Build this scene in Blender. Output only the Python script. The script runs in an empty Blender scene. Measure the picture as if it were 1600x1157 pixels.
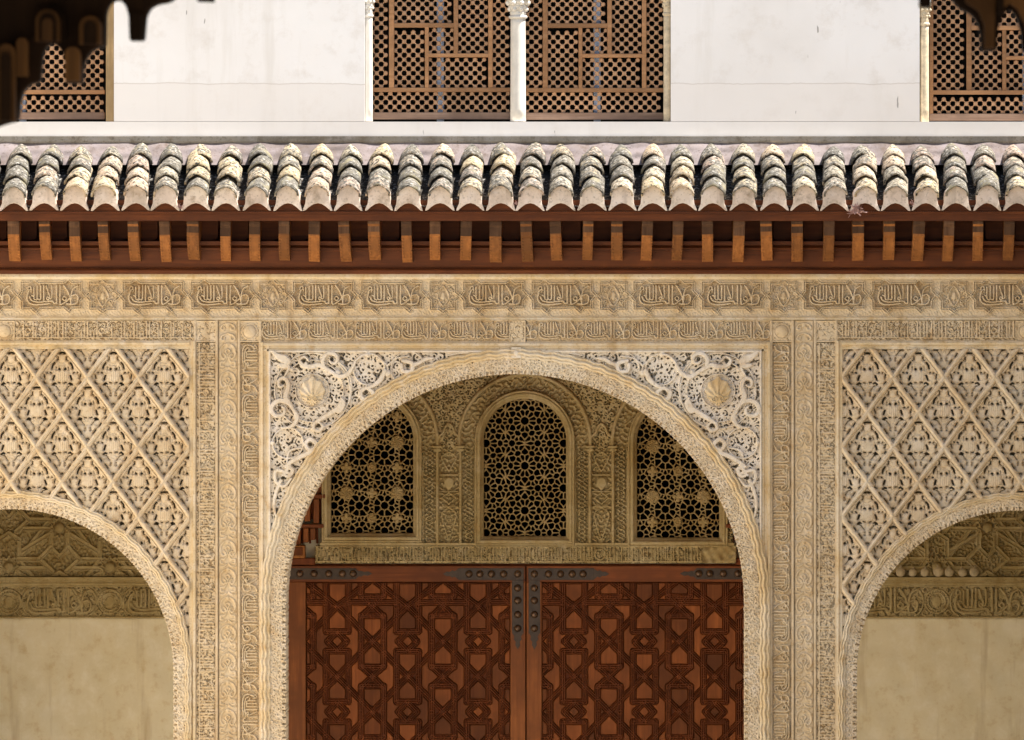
import bpy, bmesh, math, random
import numpy as np
from mathutils import Vector
R = math.radians
random.seed(7)
rng = np.random.default_rng(11)
S = bpy.context.scene
C = S.collection

# ------------------------------------------------------------------ camera, sky, sun, exposure
CAMD = 45.0                       # distance of the lens from the arcade wall (plane y = 0)
PXC, PYC = 1050.0, 480.0          # where the lens axis meets the wall, in photo pixels
XC = (PXC - 800) / 250.0
ZC = 2.0 + (1157 - PYC) / 250.0
cam = bpy.data.cameras.new('camera')
camo = bpy.data.objects.new('camera', cam)
C.objects.link(camo)
camo.location = (XC, -CAMD, ZC)
camo.rotation_euler = (R(90), 0, 0)
cam.sensor_width = 36.0
cam.lens = 36.0 * CAMD / 6.4
cam.shift_x = (800 - PXC) / 1600.0
cam.shift_y = -(578.5 - PYC) / 1600.0
cam.clip_end = 400
cam.dof.use_dof = True
cam.dof.focus_distance = CAMD
cam.dof.aperture_fstop = 24
S.camera = camo

SUN_AZ, SUN_EL = -82.0, 62.0      # degrees to the left of the wall's normal (so it stands to the right), degrees above the horizon
world = bpy.data.worlds.new('World')
S.world = world
world.use_nodes = True
wn = world.node_tree.nodes
bg = wn['Background']
sky = wn.new('ShaderNodeTexSky')
sky.sky_type = 'NISHITA'
sky.sun_disc = False
sky.sun_elevation = R(SUN_EL)
sky.sun_rotation = R(180 + SUN_AZ)
sky.air_density = 1.0
sky.dust_density = 1.5
world.node_tree.links.new(sky.outputs[0], bg.inputs[0])
bg.inputs[1].default_value = 0.07
sun = bpy.data.lights.new('sun', 'SUN')
sun.energy = 5.0
sun.angle = R(0.6)
sun.color = (1.0, 0.955, 0.89)
suno = bpy.data.objects.new('sun', sun)
C.objects.link(suno)
sd = Vector((-math.sin(R(SUN_AZ)) * math.cos(R(SUN_EL)), -math.cos(R(SUN_AZ)) * math.cos(R(SUN_EL)), math.sin(R(SUN_EL))))
suno.rotation_euler = sd.to_track_quat('Z', 'Y').to_euler()
suno.location = (10, -10, 12)
S.view_settings.view_transform = 'Standard'
S.view_settings.look = 'None'
S.view_settings.exposure = 1.28
S.view_settings.gamma = 1.0
S.render.engine = 'CYCLES'
S.cycles.max_bounces = 8
S.cycles.diffuse_bounces = 5

# ------------------------------------------------------------------ coordinates
# lengths on the wall are written in photo pixels: 250 px = 1 m on the plane y = 0
def WX(px, d=0.0):
    k = (CAMD + d) / CAMD
    return XC + ((px - 800) / 250.0 - XC) * k
def WZ(py, d=0.0):
    k = (CAMD + d) / CAMD
    return ZC + (2.0 + (1157 - py) / 250.0 - ZC) * k
DG = 2.4       # depth of the gallery behind the arches
UW = 0.25      # the upper wall stands a little behind the arcade
XL, XR = -130, 1730

# ------------------------------------------------------------------ materials
def nodes(name):
    m = bpy.data.materials.new(name)
    m.use_nodes = True
    nt = m.node_tree
    return m, nt, nt.nodes, nt.links, nt.nodes['Principled BSDF']
def noise(nt, vec, scale, detail=4, rough=0.6):
    n = nt.nodes.new('ShaderNodeTexNoise')
    n.inputs['Scale'].default_value = scale
    n.inputs['Detail'].default_value = detail
    n.inputs['Roughness'].default_value = rough
    nt.links.new(vec, n.inputs['Vector'])
    return n.outputs['Fac']
def ramp(nt, fac, stops):
    r = nt.nodes.new('ShaderNodeValToRGB')
    cr = r.color_ramp
    while len(cr.elements) < len(stops):
        cr.elements.new(0.5)
    for e, (p, c) in zip(cr.elements, stops):
        e.position = p
        e.color = (c[0], c[1], c[2], 1)
    nt.links.new(fac, r.inputs[0])
    return r.outputs[0]
def mix(nt, fac, a, b, mode='MIX'):
    n = nt.nodes.new('ShaderNodeMix')
    n.data_type = 'RGBA'
    n.blend_type = mode
    for sock, v in ((n.inputs[0], fac), (n.inputs[6], a), (n.inputs[7], b)):
        if isinstance(v, (int, float)):
            sock.default_value = v
        elif isinstance(v, tuple):
            sock.default_value = (v[0], v[1], v[2], 1)
        else:
            nt.links.new(v, sock)
    return n.outputs[2]
def thresh(nt, fac, lo, hi):
    n = nt.nodes.new('ShaderNodeMapRange')
    n.inputs[1].default_value = lo
    n.inputs[2].default_value = hi
    nt.links.new(fac, n.inputs[0])
    return n.outputs[0]
def scaled(nt, vec, s):
    n = nt.nodes.new('ShaderNodeMapping')
    n.inputs['Scale'].default_value = s
    nt.links.new(vec, n.inputs[0])
    return n.outputs[0]
def bump(nt, bs, fac, strength, dist):
    b = nt.nodes.new('ShaderNodeBump')
    b.inputs['Strength'].default_value = strength
    b.inputs['Distance'].default_value = dist
    nt.links.new(fac, b.inputs['Height'])
    nt.links.new(b.outputs[0], bs.inputs['Normal'])
def stucco(name, a, b, c, grain=0.5, speck=True):
    m, nt, N, L, bs = nodes(name)
    pos = N.new('ShaderNodeNewGeometry').outputs['Position']
    n1 = noise(nt, pos, 1.7, 5)
    n2 = noise(nt, pos, 9.0, 5, 0.7)
    n3 = noise(nt, pos, 60.0, 3)
    col = ramp(nt, n1, [(0.35, a), (0.5, b), (0.68, c)])
    col = mix(nt, thresh(nt, n2, 0.5, 0.75), col, (a[0] * 1.08, a[1] * 1.1, a[2] * 1.2))
    col = mix(nt, thresh(nt, n2, 0.45, 0.28), col, (c[0] * 0.9, c[1] * 0.82, c[2] * 0.72))
    # old rain streaks
    st = noise(nt, scaled(nt, pos, (9, 9, 0.8)), 1.0, 4)
    col = mix(nt, thresh(nt, st, 0.58, 0.8), col, (c[0] * 0.78, c[1] * 0.72, c[2] * 0.66))
    if speck:
        col = mix(nt, thresh(nt, n3, 0.55, 0.8), col, (c[0] * 0.7, c[1] * 0.66, c[2] * 0.6))
    L.new(col, bs.inputs['Base Color'])
    bs.inputs['Roughness'].default_value = 0.92
    bs.inputs['Specular IOR Level'].default_value = 0.15
    bump(nt, bs, n3, grain, 0.002)
    return m
def wood(name, dark, light, axis='x', rough=0.6, spec=0.3, vary=0.25):
    m, nt, N, L, bs = nodes(name)
    geo = N.new('ShaderNodeNewGeometry').outputs['Position']
    info = N.new('ShaderNodeObjectInfo')
    add = N.new('ShaderNodeVectorMath'); add.operation = 'ADD'
    comb = N.new('ShaderNodeCombineXYZ')
    mul = N.new('ShaderNodeMath'); mul.operation = 'MULTIPLY'; mul.inputs[1].default_value = 7.0
    L.new(info.outputs['Random'], mul.inputs[0])
    for i in range(3):
        L.new(mul.outputs[0], comb.inputs[i])
    L.new(geo, add.inputs[0]); L.new(comb.outputs[0], add.inputs[1])
    s = {'x': (2.0, 30, 45), 'z': (45, 30, 2.0), 'y': (45, 2, 30)}[axis]
    g = noise(nt, scaled(nt, add.outputs[0], s), 1.0, 6, 0.65)
    g2 = noise(nt, add.outputs[0], 5.0, 3)
    col = ramp(nt, g, [(0.3, dark), (0.7, light)])
    mid = tuple(0.5 * (x + y) for x, y in zip(dark, light))
    col = mix(nt, thresh(nt, g2, 0.42, 0.66), col, tuple(0.75 * x for x in mid))
    hv = N.new('ShaderNodeHueSaturation')
    r = N.new('ShaderNodeMapRange')
    r.inputs[3].default_value = 1 - vary; r.inputs[4].default_value = 1 + vary
    L.new(info.outputs['Random'], r.inputs[0])
    L.new(r.outputs[0], hv.inputs['Value'])
    L.new(col, hv.inputs['Color'])
    L.new(hv.outputs[0], bs.inputs['Base Color'])
    bs.inputs['Roughness'].default_value = rough
    bs.inputs['Specular IOR Level'].default_value = spec
    bump(nt, bs, g, 0.4, 0.003)
    return m

M = {}
M['stucco'] = stucco('stucco_warm', (0.67, 0.555, 0.385), (0.63, 0.495, 0.315), (0.56, 0.42, 0.245))
M['pale'] = stucco('stucco_pale', (0.77, 0.70, 0.585), (0.73, 0.645, 0.52), (0.65, 0.55, 0.42))
M['ochre'] = stucco('stucco_ochre', (0.71, 0.62, 0.47), (0.68, 0.545, 0.345), (0.61, 0.455, 0.24))
M['sebka'] = stucco('stucco_sebka', (0.71, 0.61, 0.455), (0.68, 0.555, 0.385), (0.61, 0.48, 0.31))
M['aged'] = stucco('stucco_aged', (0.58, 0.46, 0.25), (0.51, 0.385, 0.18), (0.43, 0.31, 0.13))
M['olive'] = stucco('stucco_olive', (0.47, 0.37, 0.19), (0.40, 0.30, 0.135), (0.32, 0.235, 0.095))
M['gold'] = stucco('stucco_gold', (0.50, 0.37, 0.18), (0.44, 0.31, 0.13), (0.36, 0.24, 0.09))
M['plain'] = stucco('plaster_cream', (0.80, 0.71, 0.50), (0.78, 0.68, 0.465), (0.74, 0.64, 0.42), 0.15, False)
M['cream'] = stucco('cream_wall', (0.84, 0.76, 0.62), (0.82, 0.73, 0.58), (0.78, 0.69, 0.53), 0.2)
M['core'] = stucco('wall_core', (0.42, 0.33, 0.22), (0.38, 0.29, 0.18), (0.33, 0.25, 0.15))

def white_plaster():
    m, nt, N, L, bs = nodes('white_plaster')
    pos = N.new('ShaderNodeNewGeometry').outputs['Position']
    n1 = noise(nt, pos, 0.9, 5, 0.55)
    n2 = noise(nt, pos, 5, 6, 0.7)
    st = noise(nt, scaled(nt, pos, (7, 7, 0.7)), 1.0, 4)
    col = ramp(nt, n1, [(0.35, (0.82, 0.81, 0.80)), (0.52, (0.79, 0.77, 0.75)), (0.68, (0.73, 0.705, 0.675))])
    col = mix(nt, thresh(nt, n2, 0.52, 0.8), col, (0.66, 0.62, 0.575))
    col = mix(nt, thresh(nt, st, 0.55, 0.85), col, (0.66, 0.63, 0.585))
    # wandering day-work joint and the fresher band below it
    sep = N.new('ShaderNodeSeparateXYZ'); L.new(pos, sep.inputs[0])
    wob = noise(nt, scaled(nt, pos, (1, 0, 0)), 2.5, 5, 0.7)
    ma = N.new('ShaderNodeMath'); ma.operation = 'MULTIPLY_ADD'; ma.inputs[1].default_value = 0.05
    L.new(wob, ma.inputs[0]); L.new(sep.outputs[2], ma.inputs[2])
    z0 = WZ(131, UW) + 0.025
    col = mix(nt, thresh(nt, ma.outputs[0], z0, z0 - 0.004), col, mix(nt, 0.55, col, (0.77, 0.73, 0.69)))
    df = N.new('ShaderNodeMath'); df.operation = 'SUBTRACT'; df.inputs[1].default_value = z0; L.new(ma.outputs[0], df.inputs[0])
    ab = N.new('ShaderNodeMath'); ab.operation = 'ABSOLUTE'; L.new(df.outputs[0], ab.inputs[0])
    col = mix(nt, thresh(nt, ab.outputs[0], 0.005, 0.0), col, (0.60, 0.555, 0.51))
    sc = noise(nt, scaled(nt, pos, (30, 1, 7)), 1.0, 2, 0.4)
    col = mix(nt, thresh(nt, sc, 0.765, 0.785), col, (0.36, 0.34, 0.32))
    sp = noise(nt, scaled(nt, pos, (1, 1, 0.6)), 24, 3, 0.55)
    col = mix(nt, thresh(nt, sp, 0.76, 0.79), col, (0.33, 0.30, 0.27))
    L.new(col, bs.inputs['Base Color'])
    bs.inputs['Roughness'].default_value = 0.9
    bs.inputs['Specular IOR Level'].default_value = 0.2
    bump(nt, bs, n2, 0.25, 0.004)
    return m
M['white'] = white_plaster()
def lichen(name, stops, spots):
    m, nt, N, L, bs = nodes(name)
    pos = N.new('ShaderNodeNewGeometry').outputs['Position']
    info = N.new('ShaderNodeObjectInfo')
    base = ramp(nt, info.outputs['Random'], stops)
    n1 = noise(nt, pos, 26, 6, 0.75)
    n2 = noise(nt, pos, 52, 3, 0.6)
    n4 = noise(nt, pos, 13, 4, 0.6)
    wn_ = N.new('ShaderNodeTexWhiteNoise'); wn_.noise_dimensions = '1D'
    L.new(info.outputs['Random'], wn_.inputs['W'])
    amt = N.new('ShaderNodeMath'); amt.operation = 'MULTIPLY_ADD'
    amt.inputs[1].default_value = 0.26; amt.inputs[2].default_value = -0.13
    L.new(wn_.outputs['Value'], amt.inputs[0])
    ad = N.new('ShaderNodeMath'); ad.operation = 'ADD'
    L.new(amt.outputs[0], ad.inputs[0]); L.new(n1, ad.inputs[1])
    col = mix(nt, thresh(nt, ad.outputs[0], 0.44, 0.54), base, (0.165, 0.15, 0.125))
    col = mix(nt, thresh(nt, n2, 0.55, 0.60), col, (0.06, 0.058, 0.052))
    col = mix(nt, thresh(nt, n2, 0.42, 0.38), col, mix(nt, 0.65, col, (0.52, 0.50, 0.46)))
    ad2 = N.new('ShaderNodeMath'); ad2.operation = 'ADD'
    L.new(amt.outputs[0], ad2.inputs[0]); L.new(n4, ad2.inputs[1])
    col = mix(nt, thresh(nt, ad2.outputs[0], 0.64, 0.74), col, spots)
    L.new(col, bs.inputs['Base Color'])
    bs.inputs['Roughness'].default_value = 0.95
    bs.inputs['Specular IOR Level'].default_value = 0.1
    bump(nt, bs, n1, 0.9, 0.012)
    return m
TILE = [(0.0, (0.34, 0.265, 0.17)), (0.25, (0.50, 0.40, 0.25)), (0.5, (0.40, 0.29, 0.22)), (0.75, (0.52, 0.44, 0.31)), (1.0, (0.13, 0.12, 0.105))]
M['tile'] = lichen('roof_tile_clay', TILE, (0.25, 0.22, 0.145))
M['mortar'] = stucco('lime_mortar', (0.74, 0.64, 0.53), (0.68, 0.56, 0.46), (0.42, 0.36, 0.30), 0.9)
M['gutter'] = lichen('gutter_clay_shaded', [(0.0, (0.05, 0.043, 0.036)), (1.0, (0.075, 0.065, 0.055))], (0.05, 0.055, 0.03))  # near-black: the shade of the gaps between tiles is put into the colour
M['fillet'] = stucco('mortar_fillet', (0.25, 0.21, 0.20), (0.22, 0.18, 0.17), (0.16, 0.13, 0.12), 0.8)
M['ledge'] = stucco('ledge_stone', (0.36, 0.335, 0.29), (0.28, 0.26, 0.22), (0.20, 0.18, 0.15), 1.0)
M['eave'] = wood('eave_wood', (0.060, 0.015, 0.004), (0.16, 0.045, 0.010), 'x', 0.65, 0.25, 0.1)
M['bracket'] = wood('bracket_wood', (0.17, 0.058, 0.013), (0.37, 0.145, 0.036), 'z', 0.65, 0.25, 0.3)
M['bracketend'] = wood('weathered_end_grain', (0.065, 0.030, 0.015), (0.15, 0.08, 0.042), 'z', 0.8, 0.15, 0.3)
M['redwood'] = wood('door_redwood', (0.12, 0.030, 0.007), (0.28, 0.080, 0.018), 'x', 0.55, 0.25, 0.15)
M['redwoodz'] = wood('door_redwood_upright', (0.16, 0.042, 0.009), (0.37, 0.12, 0.028), 'z', 0.55, 0.25, 0.2)
M['strap'] = wood('strapwork_wood', (0.115, 0.027, 0.007), (0.25, 0.068, 0.016), 'z', 0.6, 0.22, 0.1)
M['inlay'] = wood('inlay_wood', (0.16, 0.042, 0.010), (0.31, 0.095, 0.023), 'z', 0.6, 0.2, 0.36)
M['lattice'] = wood('lattice_wood', (0.42, 0.235, 0.125), (0.62, 0.39, 0.23), 'z', 0.7, 0.2, 0.12)
M['lattrail'] = wood('lattice_rail_wood', (0.33, 0.16, 0.07), (0.50, 0.28, 0.14), 'x', 0.7, 0.2, 0.2)
M['lattsill'] = wood('lattice_sill_wood', (0.20, 0.12, 0.08), (0.34, 0.23, 0.165), 'x', 0.75, 0.2, 0.1)
M['jamb'] = wood('jamb_wood', (0.34, 0.22, 0.10), (0.52, 0.38, 0.21), 'z', 0.8, 0.2, 0.1)
M['shadewood'] = wood('shaded_carved_wood', (0.006, 0.003, 0.0015), (0.016, 0.0075, 0.003), 'z', 0.8, 0.05, 0.1)  # portal wood with its backlit shade put into the colour
M['litwood'] = wood('lit_carved_wood', (0.03, 0.013, 0.004), (0.095, 0.042, 0.012), 'z', 0.8, 0.08, 0.3)  # lighter copy of the portal wood, light on the lobes put into the colour
def simple(name, col, rough, metal=0.0, var=0.3, scale=40):
    m, nt, N, L, bs = nodes(name)
    pos = N.new('ShaderNodeNewGeometry').outputs['Position']
    n = noise(nt, pos, scale, 5, 0.65)
    c = ramp(nt, n, [(0.3, tuple(x * (1 - var) for x in col)), (0.7, tuple(min(1, x * (1 + var)) for x in col))])
    L.new(c, bs.inputs['Base Color'])
    bs.inputs['Roughness'].default_value = rough
    bs.inputs['Metallic'].default_value = metal
    bump(nt, bs, n, 0.3, 0.002)
    return m
M['iron'] = simple('door_iron', (0.065, 0.042, 0.027), 0.5, 0.35)
M['stud'] = simple('stud_bronze', (0.13, 0.075, 0.042), 0.33, 0.6)
M['marble'] = simple('white_marble', (0.74, 0.70, 0.62), 0.5, 0, 0.1, 12)
M['marbleold'] = simple('weathered_marble', (0.62, 0.52, 0.36), 0.7, 0, 0.3, 25)
M['skygleam'] = simple('sky_gleam_blue', (0.50, 0.60, 0.78), 0.5, 0, 0.15, 8)  # blue-grey colour stands in for sky light gleaming behind the lattices
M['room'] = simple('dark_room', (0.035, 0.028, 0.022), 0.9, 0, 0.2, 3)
M['paving'] = simple('marble_paving', (0.44, 0.395, 0.33), 0.55, 0, 0.12, 3)
M['dryplant'] = simple('dry_stems', (0.50, 0.33, 0.30), 0.9, 0, 0.3, 60)
M['ball'] = simple('pale_clay', (0.50, 0.40, 0.24), 0.75, 0, 0.25, 30)

# ------------------------------------------------------------------ object helpers
def put(name, me, mat=None, parent=None):
    o = bpy.data.objects.new(name, me)
    C.objects.link(o)
    if mat is not None and me is not None and len(me.materials) == 0:
        me.materials.append(mat)
    if parent is not None:
        o.parent = parent
    return o
def tag(o, label, cat, group=None):
    o['label'] = label
    o['category'] = cat
    if group:
        o['group'] = group
    return o
def struct(o):
    o['kind'] = 'structure'
    return o
def stuff(o):
    o['kind'] = 'stuff'
    return o
def empty(name, loc):
    o = bpy.data.objects.new(name, None)
    o.location = loc
    o.empty_display_size = 0.1
    C.objects.link(o)
    return o
def adopt(child, parent):
    # parent without moving: things here are modelled in world space
    child.parent = parent
    bpy_loc = parent.location
    child.matrix_parent_inverse.identity()
    child.location = (child.location[0] - bpy_loc[0], child.location[1] - bpy_loc[1], child.location[2] - bpy_loc[2])
    return child
def mesh_np(name, V, Q, mat=None):
    me = bpy.data.meshes.new(name)
    V = np.ascontiguousarray(V, dtype=np.float32); Q = np.ascontiguousarray(Q, dtype=np.int32)
    me.vertices.add(len(V)); me.vertices.foreach_set('co', V.ravel())
    me.loops.add(Q.size); me.loops.foreach_set('vertex_index', Q.ravel())
    me.polygons.add(len(Q))
    me.polygons.foreach_set('loop_start', np.arange(0, Q.size, 4, dtype=np.int32))
    me.update(calc_edges=True)
    if mat is not None:
        me.materials.append(mat)
    return me
class MB:
    """collects convex solids into one mesh, world metres"""
    def __init__(s):
        s.v = []; s.f = []
    def box(s, x0, x1, y0, y1, z0, z1):
        b = len(s.v)
        for z in (z0, z1):
            s.v += [(x0, y0, z), (x1, y0, z), (x1, y1, z), (x0, y1, z)]
        s.f += [(b, b + 3, b + 2, b + 1), (b + 4, b + 5, b + 6, b + 7), (b, b + 1, b + 5, b + 4), (b + 1, b + 2, b + 6, b + 5), (b + 2, b + 3, b + 7, b + 6), (b + 3, b, b + 4, b + 7)]
    def xprism(s, prof, x0, x1):           # profile (y, z) run along x
        b = len(s.v); n = len(prof)
        s.v += [(x0, y, z) for y, z in prof] + [(x1, y, z) for y, z in prof]
        s.f += [(b + i, b + (i + 1) % n, b + n + (i + 1) % n, b + n + i) for i in range(n)]
        s.f += [tuple(b + i for i in reversed(range(n))), tuple(b + n + i for i in range(n))]
    def yprism(s, prof, y0, y1):           # profile (x, z) run along y
        b = len(s.v); n = len(prof)
        s.v += [(x, y0, z) for x, z in prof] + [(x, y1, z) for x, z in prof]
        s.f += [(b + i, b + (i + 1) % n, b + n + (i + 1) % n, b + n + i) for i in range(n)]
        s.f += [tuple(b + i for i in reversed(range(n))), tuple(b + n + i for i in range(n))]
    def lathe(s, cx, cy, prof, n=16, axis='z'):   # profile (r, h)
        b = len(s.v)
        for r, h in prof:
            for i in range(n):
                a = 2 * math.pi * i / n
                if axis == 'z':
                    s.v.append((cx + r * math.cos(a), cy + r * math.sin(a), h))
                else:
                    s.v.append((cx + r * math.cos(a), h, cy + r * math.sin(a)))
        for k in range(len(prof) - 1):
            for i in range(n):
                j = (i + 1) % n
                s.f.append((b + k * n + i, b + k * n + j, b + (k + 1) * n + j, b + (k + 1) * n + i))
        s.f.append(tuple(b + i for i in reversed(range(n))))
        s.f.append(tuple(b + (len(prof) - 1) * n + i for i in range(n)))
    def mesh(s, name, mat=None, bevel=0.0, smooth=False):
        me = bpy.data.meshes.new(name)
        me.from_pydata(s.v, [], s.f)
        bm = bmesh.new(); bm.from_mesh(me)
        bmesh.ops.recalc_face_normals(bm, faces=bm.faces)
        if bevel > 0:
            bmesh.ops.bevel(bm, geom=list(bm.edges), offset=bevel, segments=1, affect='EDGES', profile=0.5)
        bm.to_mesh(me); bm.free()
        if smooth:
            for p in me.polygons:
                p.use_smooth = True
        if mat is not None:
            me.materials.append(mat)
        return me

# ------------------------------------------------------------------ relief carving on grids
def catmull(pts, n=6, closed=False):
    P = [np.array(p, float) for p in pts]
    if len(P) < 3:
        return pts
    out = []
    m = len(P)
    for i in range(m if closed else m - 1):
        if closed:
            p0, p1, p2, p3 = P[(i - 1) % m], P[i], P[(i + 1) % m], P[(i + 2) % m]
        else:
            p0, p1, p2, p3 = P[max(i - 1, 0)], P[i], P[i + 1], P[min(i + 2, m - 1)]
        for k in range(n):
            t = k / n
            out.append(tuple(0.5 * ((2 * p1) + (-p0 + p2) * t + (2 * p0 - 5 * p1 + 4 * p2 - p3) * t * t + (-p0 + 3 * p1 - 3 * p2 + p3) * t ** 3)))
    out.append(tuple(P[0] if closed else P[-1]))
    return out
def pip(X, Y, poly):
    inside = np.zeros(X.shape, bool)
    n = len(poly)
    for i in range(n):
        x1, y1 = poly[i]; x2, y2 = poly[(i + 1) % n]
        if y1 == y2:
            continue
        c = ((y1 > Y) != (y2 > Y)) & (X < (x2 - x1) * (Y - y1) / (y2 - y1) + x1)
        inside ^= c
    return inside
def verm(X, Y, lam, seed, n=14, spread=0.25):
    g = np.random.default_rng(seed)
    out = np.zeros(X.shape)
    for i in range(n):
        a = g.uniform(0, math.pi); k = 2 * math.pi / lam * g.uniform(1 - spread, 1 + spread)
        out += np.cos(k * (X * math.cos(a) + Y * math.sin(a)) + g.uniform(0, 6.283))
    return out / math.sqrt(n / 2)
def sstep(x, a, b):
    t = np.clip((x - a) / (b - a), 0, 1)
    return t * t * (3 - 2 * t)
def spiral(cx, cy, r0, r1, a0, turns, n=20):
    return [(cx + (r0 + (r1 - r0) * i / n) * math.cos(a0 + turns * 6.2832 * i / n), cy + (r0 + (r1 - r0) * i / n) * math.sin(a0 + turns * 6.2832 * i / n)) for i in range(n + 1)]

class Relief:
    """height field (millimetres towards the viewer) on a grid in photo pixels"""
    def __init__(s, x0, y0, x1, y1, ss=1.0, base=0.0):
        s.x0, s.y0, s.ss = x0, y0, ss
        nx = int(round((x1 - x0) * ss)) + 1; ny = int(round((y1 - y0) * ss)) + 1
        s.X, s.Y = np.meshgrid(np.linspace(x0, x1, nx), np.linspace(y0, y1, ny))
        s.H = np.full(s.X.shape, float(base))
        s.hole = np.zeros(s.X.shape, bool)
    def win(s, xa, ya, xb, yb):
        i0 = max(0, int((ya - s.y0) * s.ss)); i1 = min(s.X.shape[0], int((yb - s.y0) * s.ss) + 2)
        j0 = max(0, int((xa - s.x0) * s.ss)); j1 = min(s.X.shape[1], int((xb - s.x0) * s.ss) + 2)
        if i1 <= i0 or j1 <= j0:
            return None
        return (slice(i0, i1), slice(j0, j1))
    def stroke(s, pts, w, h, prof='round', pierce=False):
        n = len(pts)
        ws = list(w) if isinstance(w, (list, tuple, np.ndarray)) else [w] * n
        if len(ws) != n:
            ws = list(np.interp(np.linspace(0, 1, n), np.linspace(0, 1, len(ws)), ws))
        for i in range(n - 1):
            (xa, ya), (xb, yb) = pts[i], pts[i + 1]
            wm = max(ws[i], ws[i + 1])
            q = s.win(min(xa, xb) - wm, min(ya, yb) - wm, max(xa, xb) + wm, max(ya, yb) + wm)
            if q is None:
                continue
            X = s.X[q] - xa; Y = s.Y[q] - ya
            dx, dy = xb - xa, yb - ya
            L2 = dx * dx + dy * dy + 1e-9
            t = np.clip((X * dx + Y * dy) / L2, 0, 1)
            d = np.hypot(X - t * dx, Y - t * dy)
            u = d / (ws[i] + (ws[i + 1] - ws[i]) * t)
            m = u < 1
            if pierce:
                s.hole[q] |= m
                continue
            H = s.H[q]
            if prof == 'round':
                v = h * np.sqrt(np.clip(1 - u * u, 0, 1)) + (h < 0) * 0
                ok = m & (v > H)
            elif prof == 'flat':
                v = h * np.clip((1 - u) * 3.0, 0, 1)
                ok = m & (v > H)
            elif prof == 'groove':
                v = h * np.clip(1.5 - np.abs(u - 0.62) * 3.6, 0.15, 1)
                ok = m & (v > H)
            else:                                  # cut
                v = h * np.ones_like(u)
                ok = m & (v < H)
            H[ok] = v[ok]
    def disc(s, cx, cy, r, h, dome=0.5, ry=None):
        ry = ry or r
        q = s.win(cx - r, cy - ry, cx + r, cy + ry)
        if q is None:
            return
        u = np.hypot((s.X[q] - cx) / r, (s.Y[q] - cy) / ry)
        v = h * (1 - dome + dome * np.sqrt(np.clip(1 - u * u, 0, 1)))
        H = s.H[q]; ok = (u < 1) & (v > H); H[ok] = v[ok]
    def ring(s, cx, cy, r, w, h, prof='round', n=24):
        s.stroke([(cx + r * math.cos(6.2832 * i / n), cy + r * math.sin(6.2832 * i / n)) for i in range(n + 1)], w, h, prof)
    def pit(s, cx, cy, r, h):
        q = s.win(cx - r, cy - r, cx + r, cy + r)
        if q is None:
            return
        u = np.hypot(s.X[q] - cx, s.Y[q] - cy)
        H = s.H[q]; ok = (u < r) & (H > h); H[ok] = h
    def wear(s, amp=0.8, seed=3):
        s.H += amp * 0.5 * verm(s.X, s.Y, 38, seed, 8, 0.6)
    def data(s, depth=0.0, mask=None, back=None, mapf=None, smooth=True):
        n, m = s.H.shape
        if smooth:
            H = s.H
        if mapf is None:
            PX, PY = s.X, s.Y
        else:
            PX, PY = mapf(s.X, s.Y)
        k = (CAMD + depth) / CAMD
        WXv = XC + ((PX - 800) / 250.0 - XC) * k
        WZv = ZC + (2.0 + (1157 - PY) / 250.0 - ZC) * k
        P = np.stack([WXv, depth - s.H * 1.9 / 1000.0, WZv], -1).reshape(-1, 3)
        fm = np.ones((n - 1, m - 1), bool) if mask is None else mask.copy()
        if s.hole.any():
            hs = s.hole
            fm &= ~(hs[:-1, :-1] & hs[1:, :-1] & hs[:-1, 1:] & hs[1:, 1:])
        idx = np.arange(n * m).reshape(n, m)
        a, b, c, d = idx[:-1, :-1], idx[:-1, 1:], idx[1:, 1:], idx[1:, :-1]
        Q = np.stack([a, d, c, b], -1)[fm]
        if back is not None:
            pad = np.zeros((n + 1, m + 1), bool); pad[1:-1, 1:-1] = fm
            E = []
            e = fm & ~pad[:-2, 1:-1]; E.append(np.stack([a[e], b[e]], -1))
            e = fm & ~pad[2:, 1:-1]; E.append(np.stack([c[e], d[e]], -1))
            e = fm & ~pad[1:-1, :-2]; E.append(np.stack([d[e], a[e]], -1))
            e = fm & ~pad[1:-1, 2:]; E.append(np.stack([b[e], c[e]], -1))
            E = np.concatenate(E)
            if len(E):
                A = P[E[:, 0]].copy(); B = P[E[:, 1]].copy()
                A[:, 1] = depth + back; B[:, 1] = depth + back
                o = len(P); ne = len(E)
                P = np.concatenate([P, A, B])
                Q = np.concatenate([Q, np.stack([E[:, 0], E[:, 1], o + ne + np.arange(ne), o + np.arange(ne)], -1)])
        used = np.unique(Q)
        remap = np.zeros(len(P), np.int64); remap[used] = np.arange(len(used))
        return P[used], remap[Q]
    def mesh(s, name, mat, depth=0.0, mask=None, back=0.03, mapf=None):
        V, Q = s.data(depth, mask, back, mapf)
        return mesh_np(name, V, Q, mat)
def fmask(m):
    return m[:-1, :-1] & m[1:, :-1] & m[:-1, 1:] & m[1:, 1:]
def cmask(X, Y, f):
    xc = 0.25 * (X[:-1, :-1] + X[1:, :-1] + X[:-1, 1:] + X[1:, 1:]); yc = 0.25 * (Y[:-1, :-1] + Y[1:, :-1] + Y[:-1, 1:] + Y[1:, 1:])
    return f(xc, yc)
def mirror_mesh(V, Q, wx_axis):
    W = V.copy(); W[:, 0] = 2 * wx_axis - W[:, 0]
    return W, Q[:, ::-1]

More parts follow.
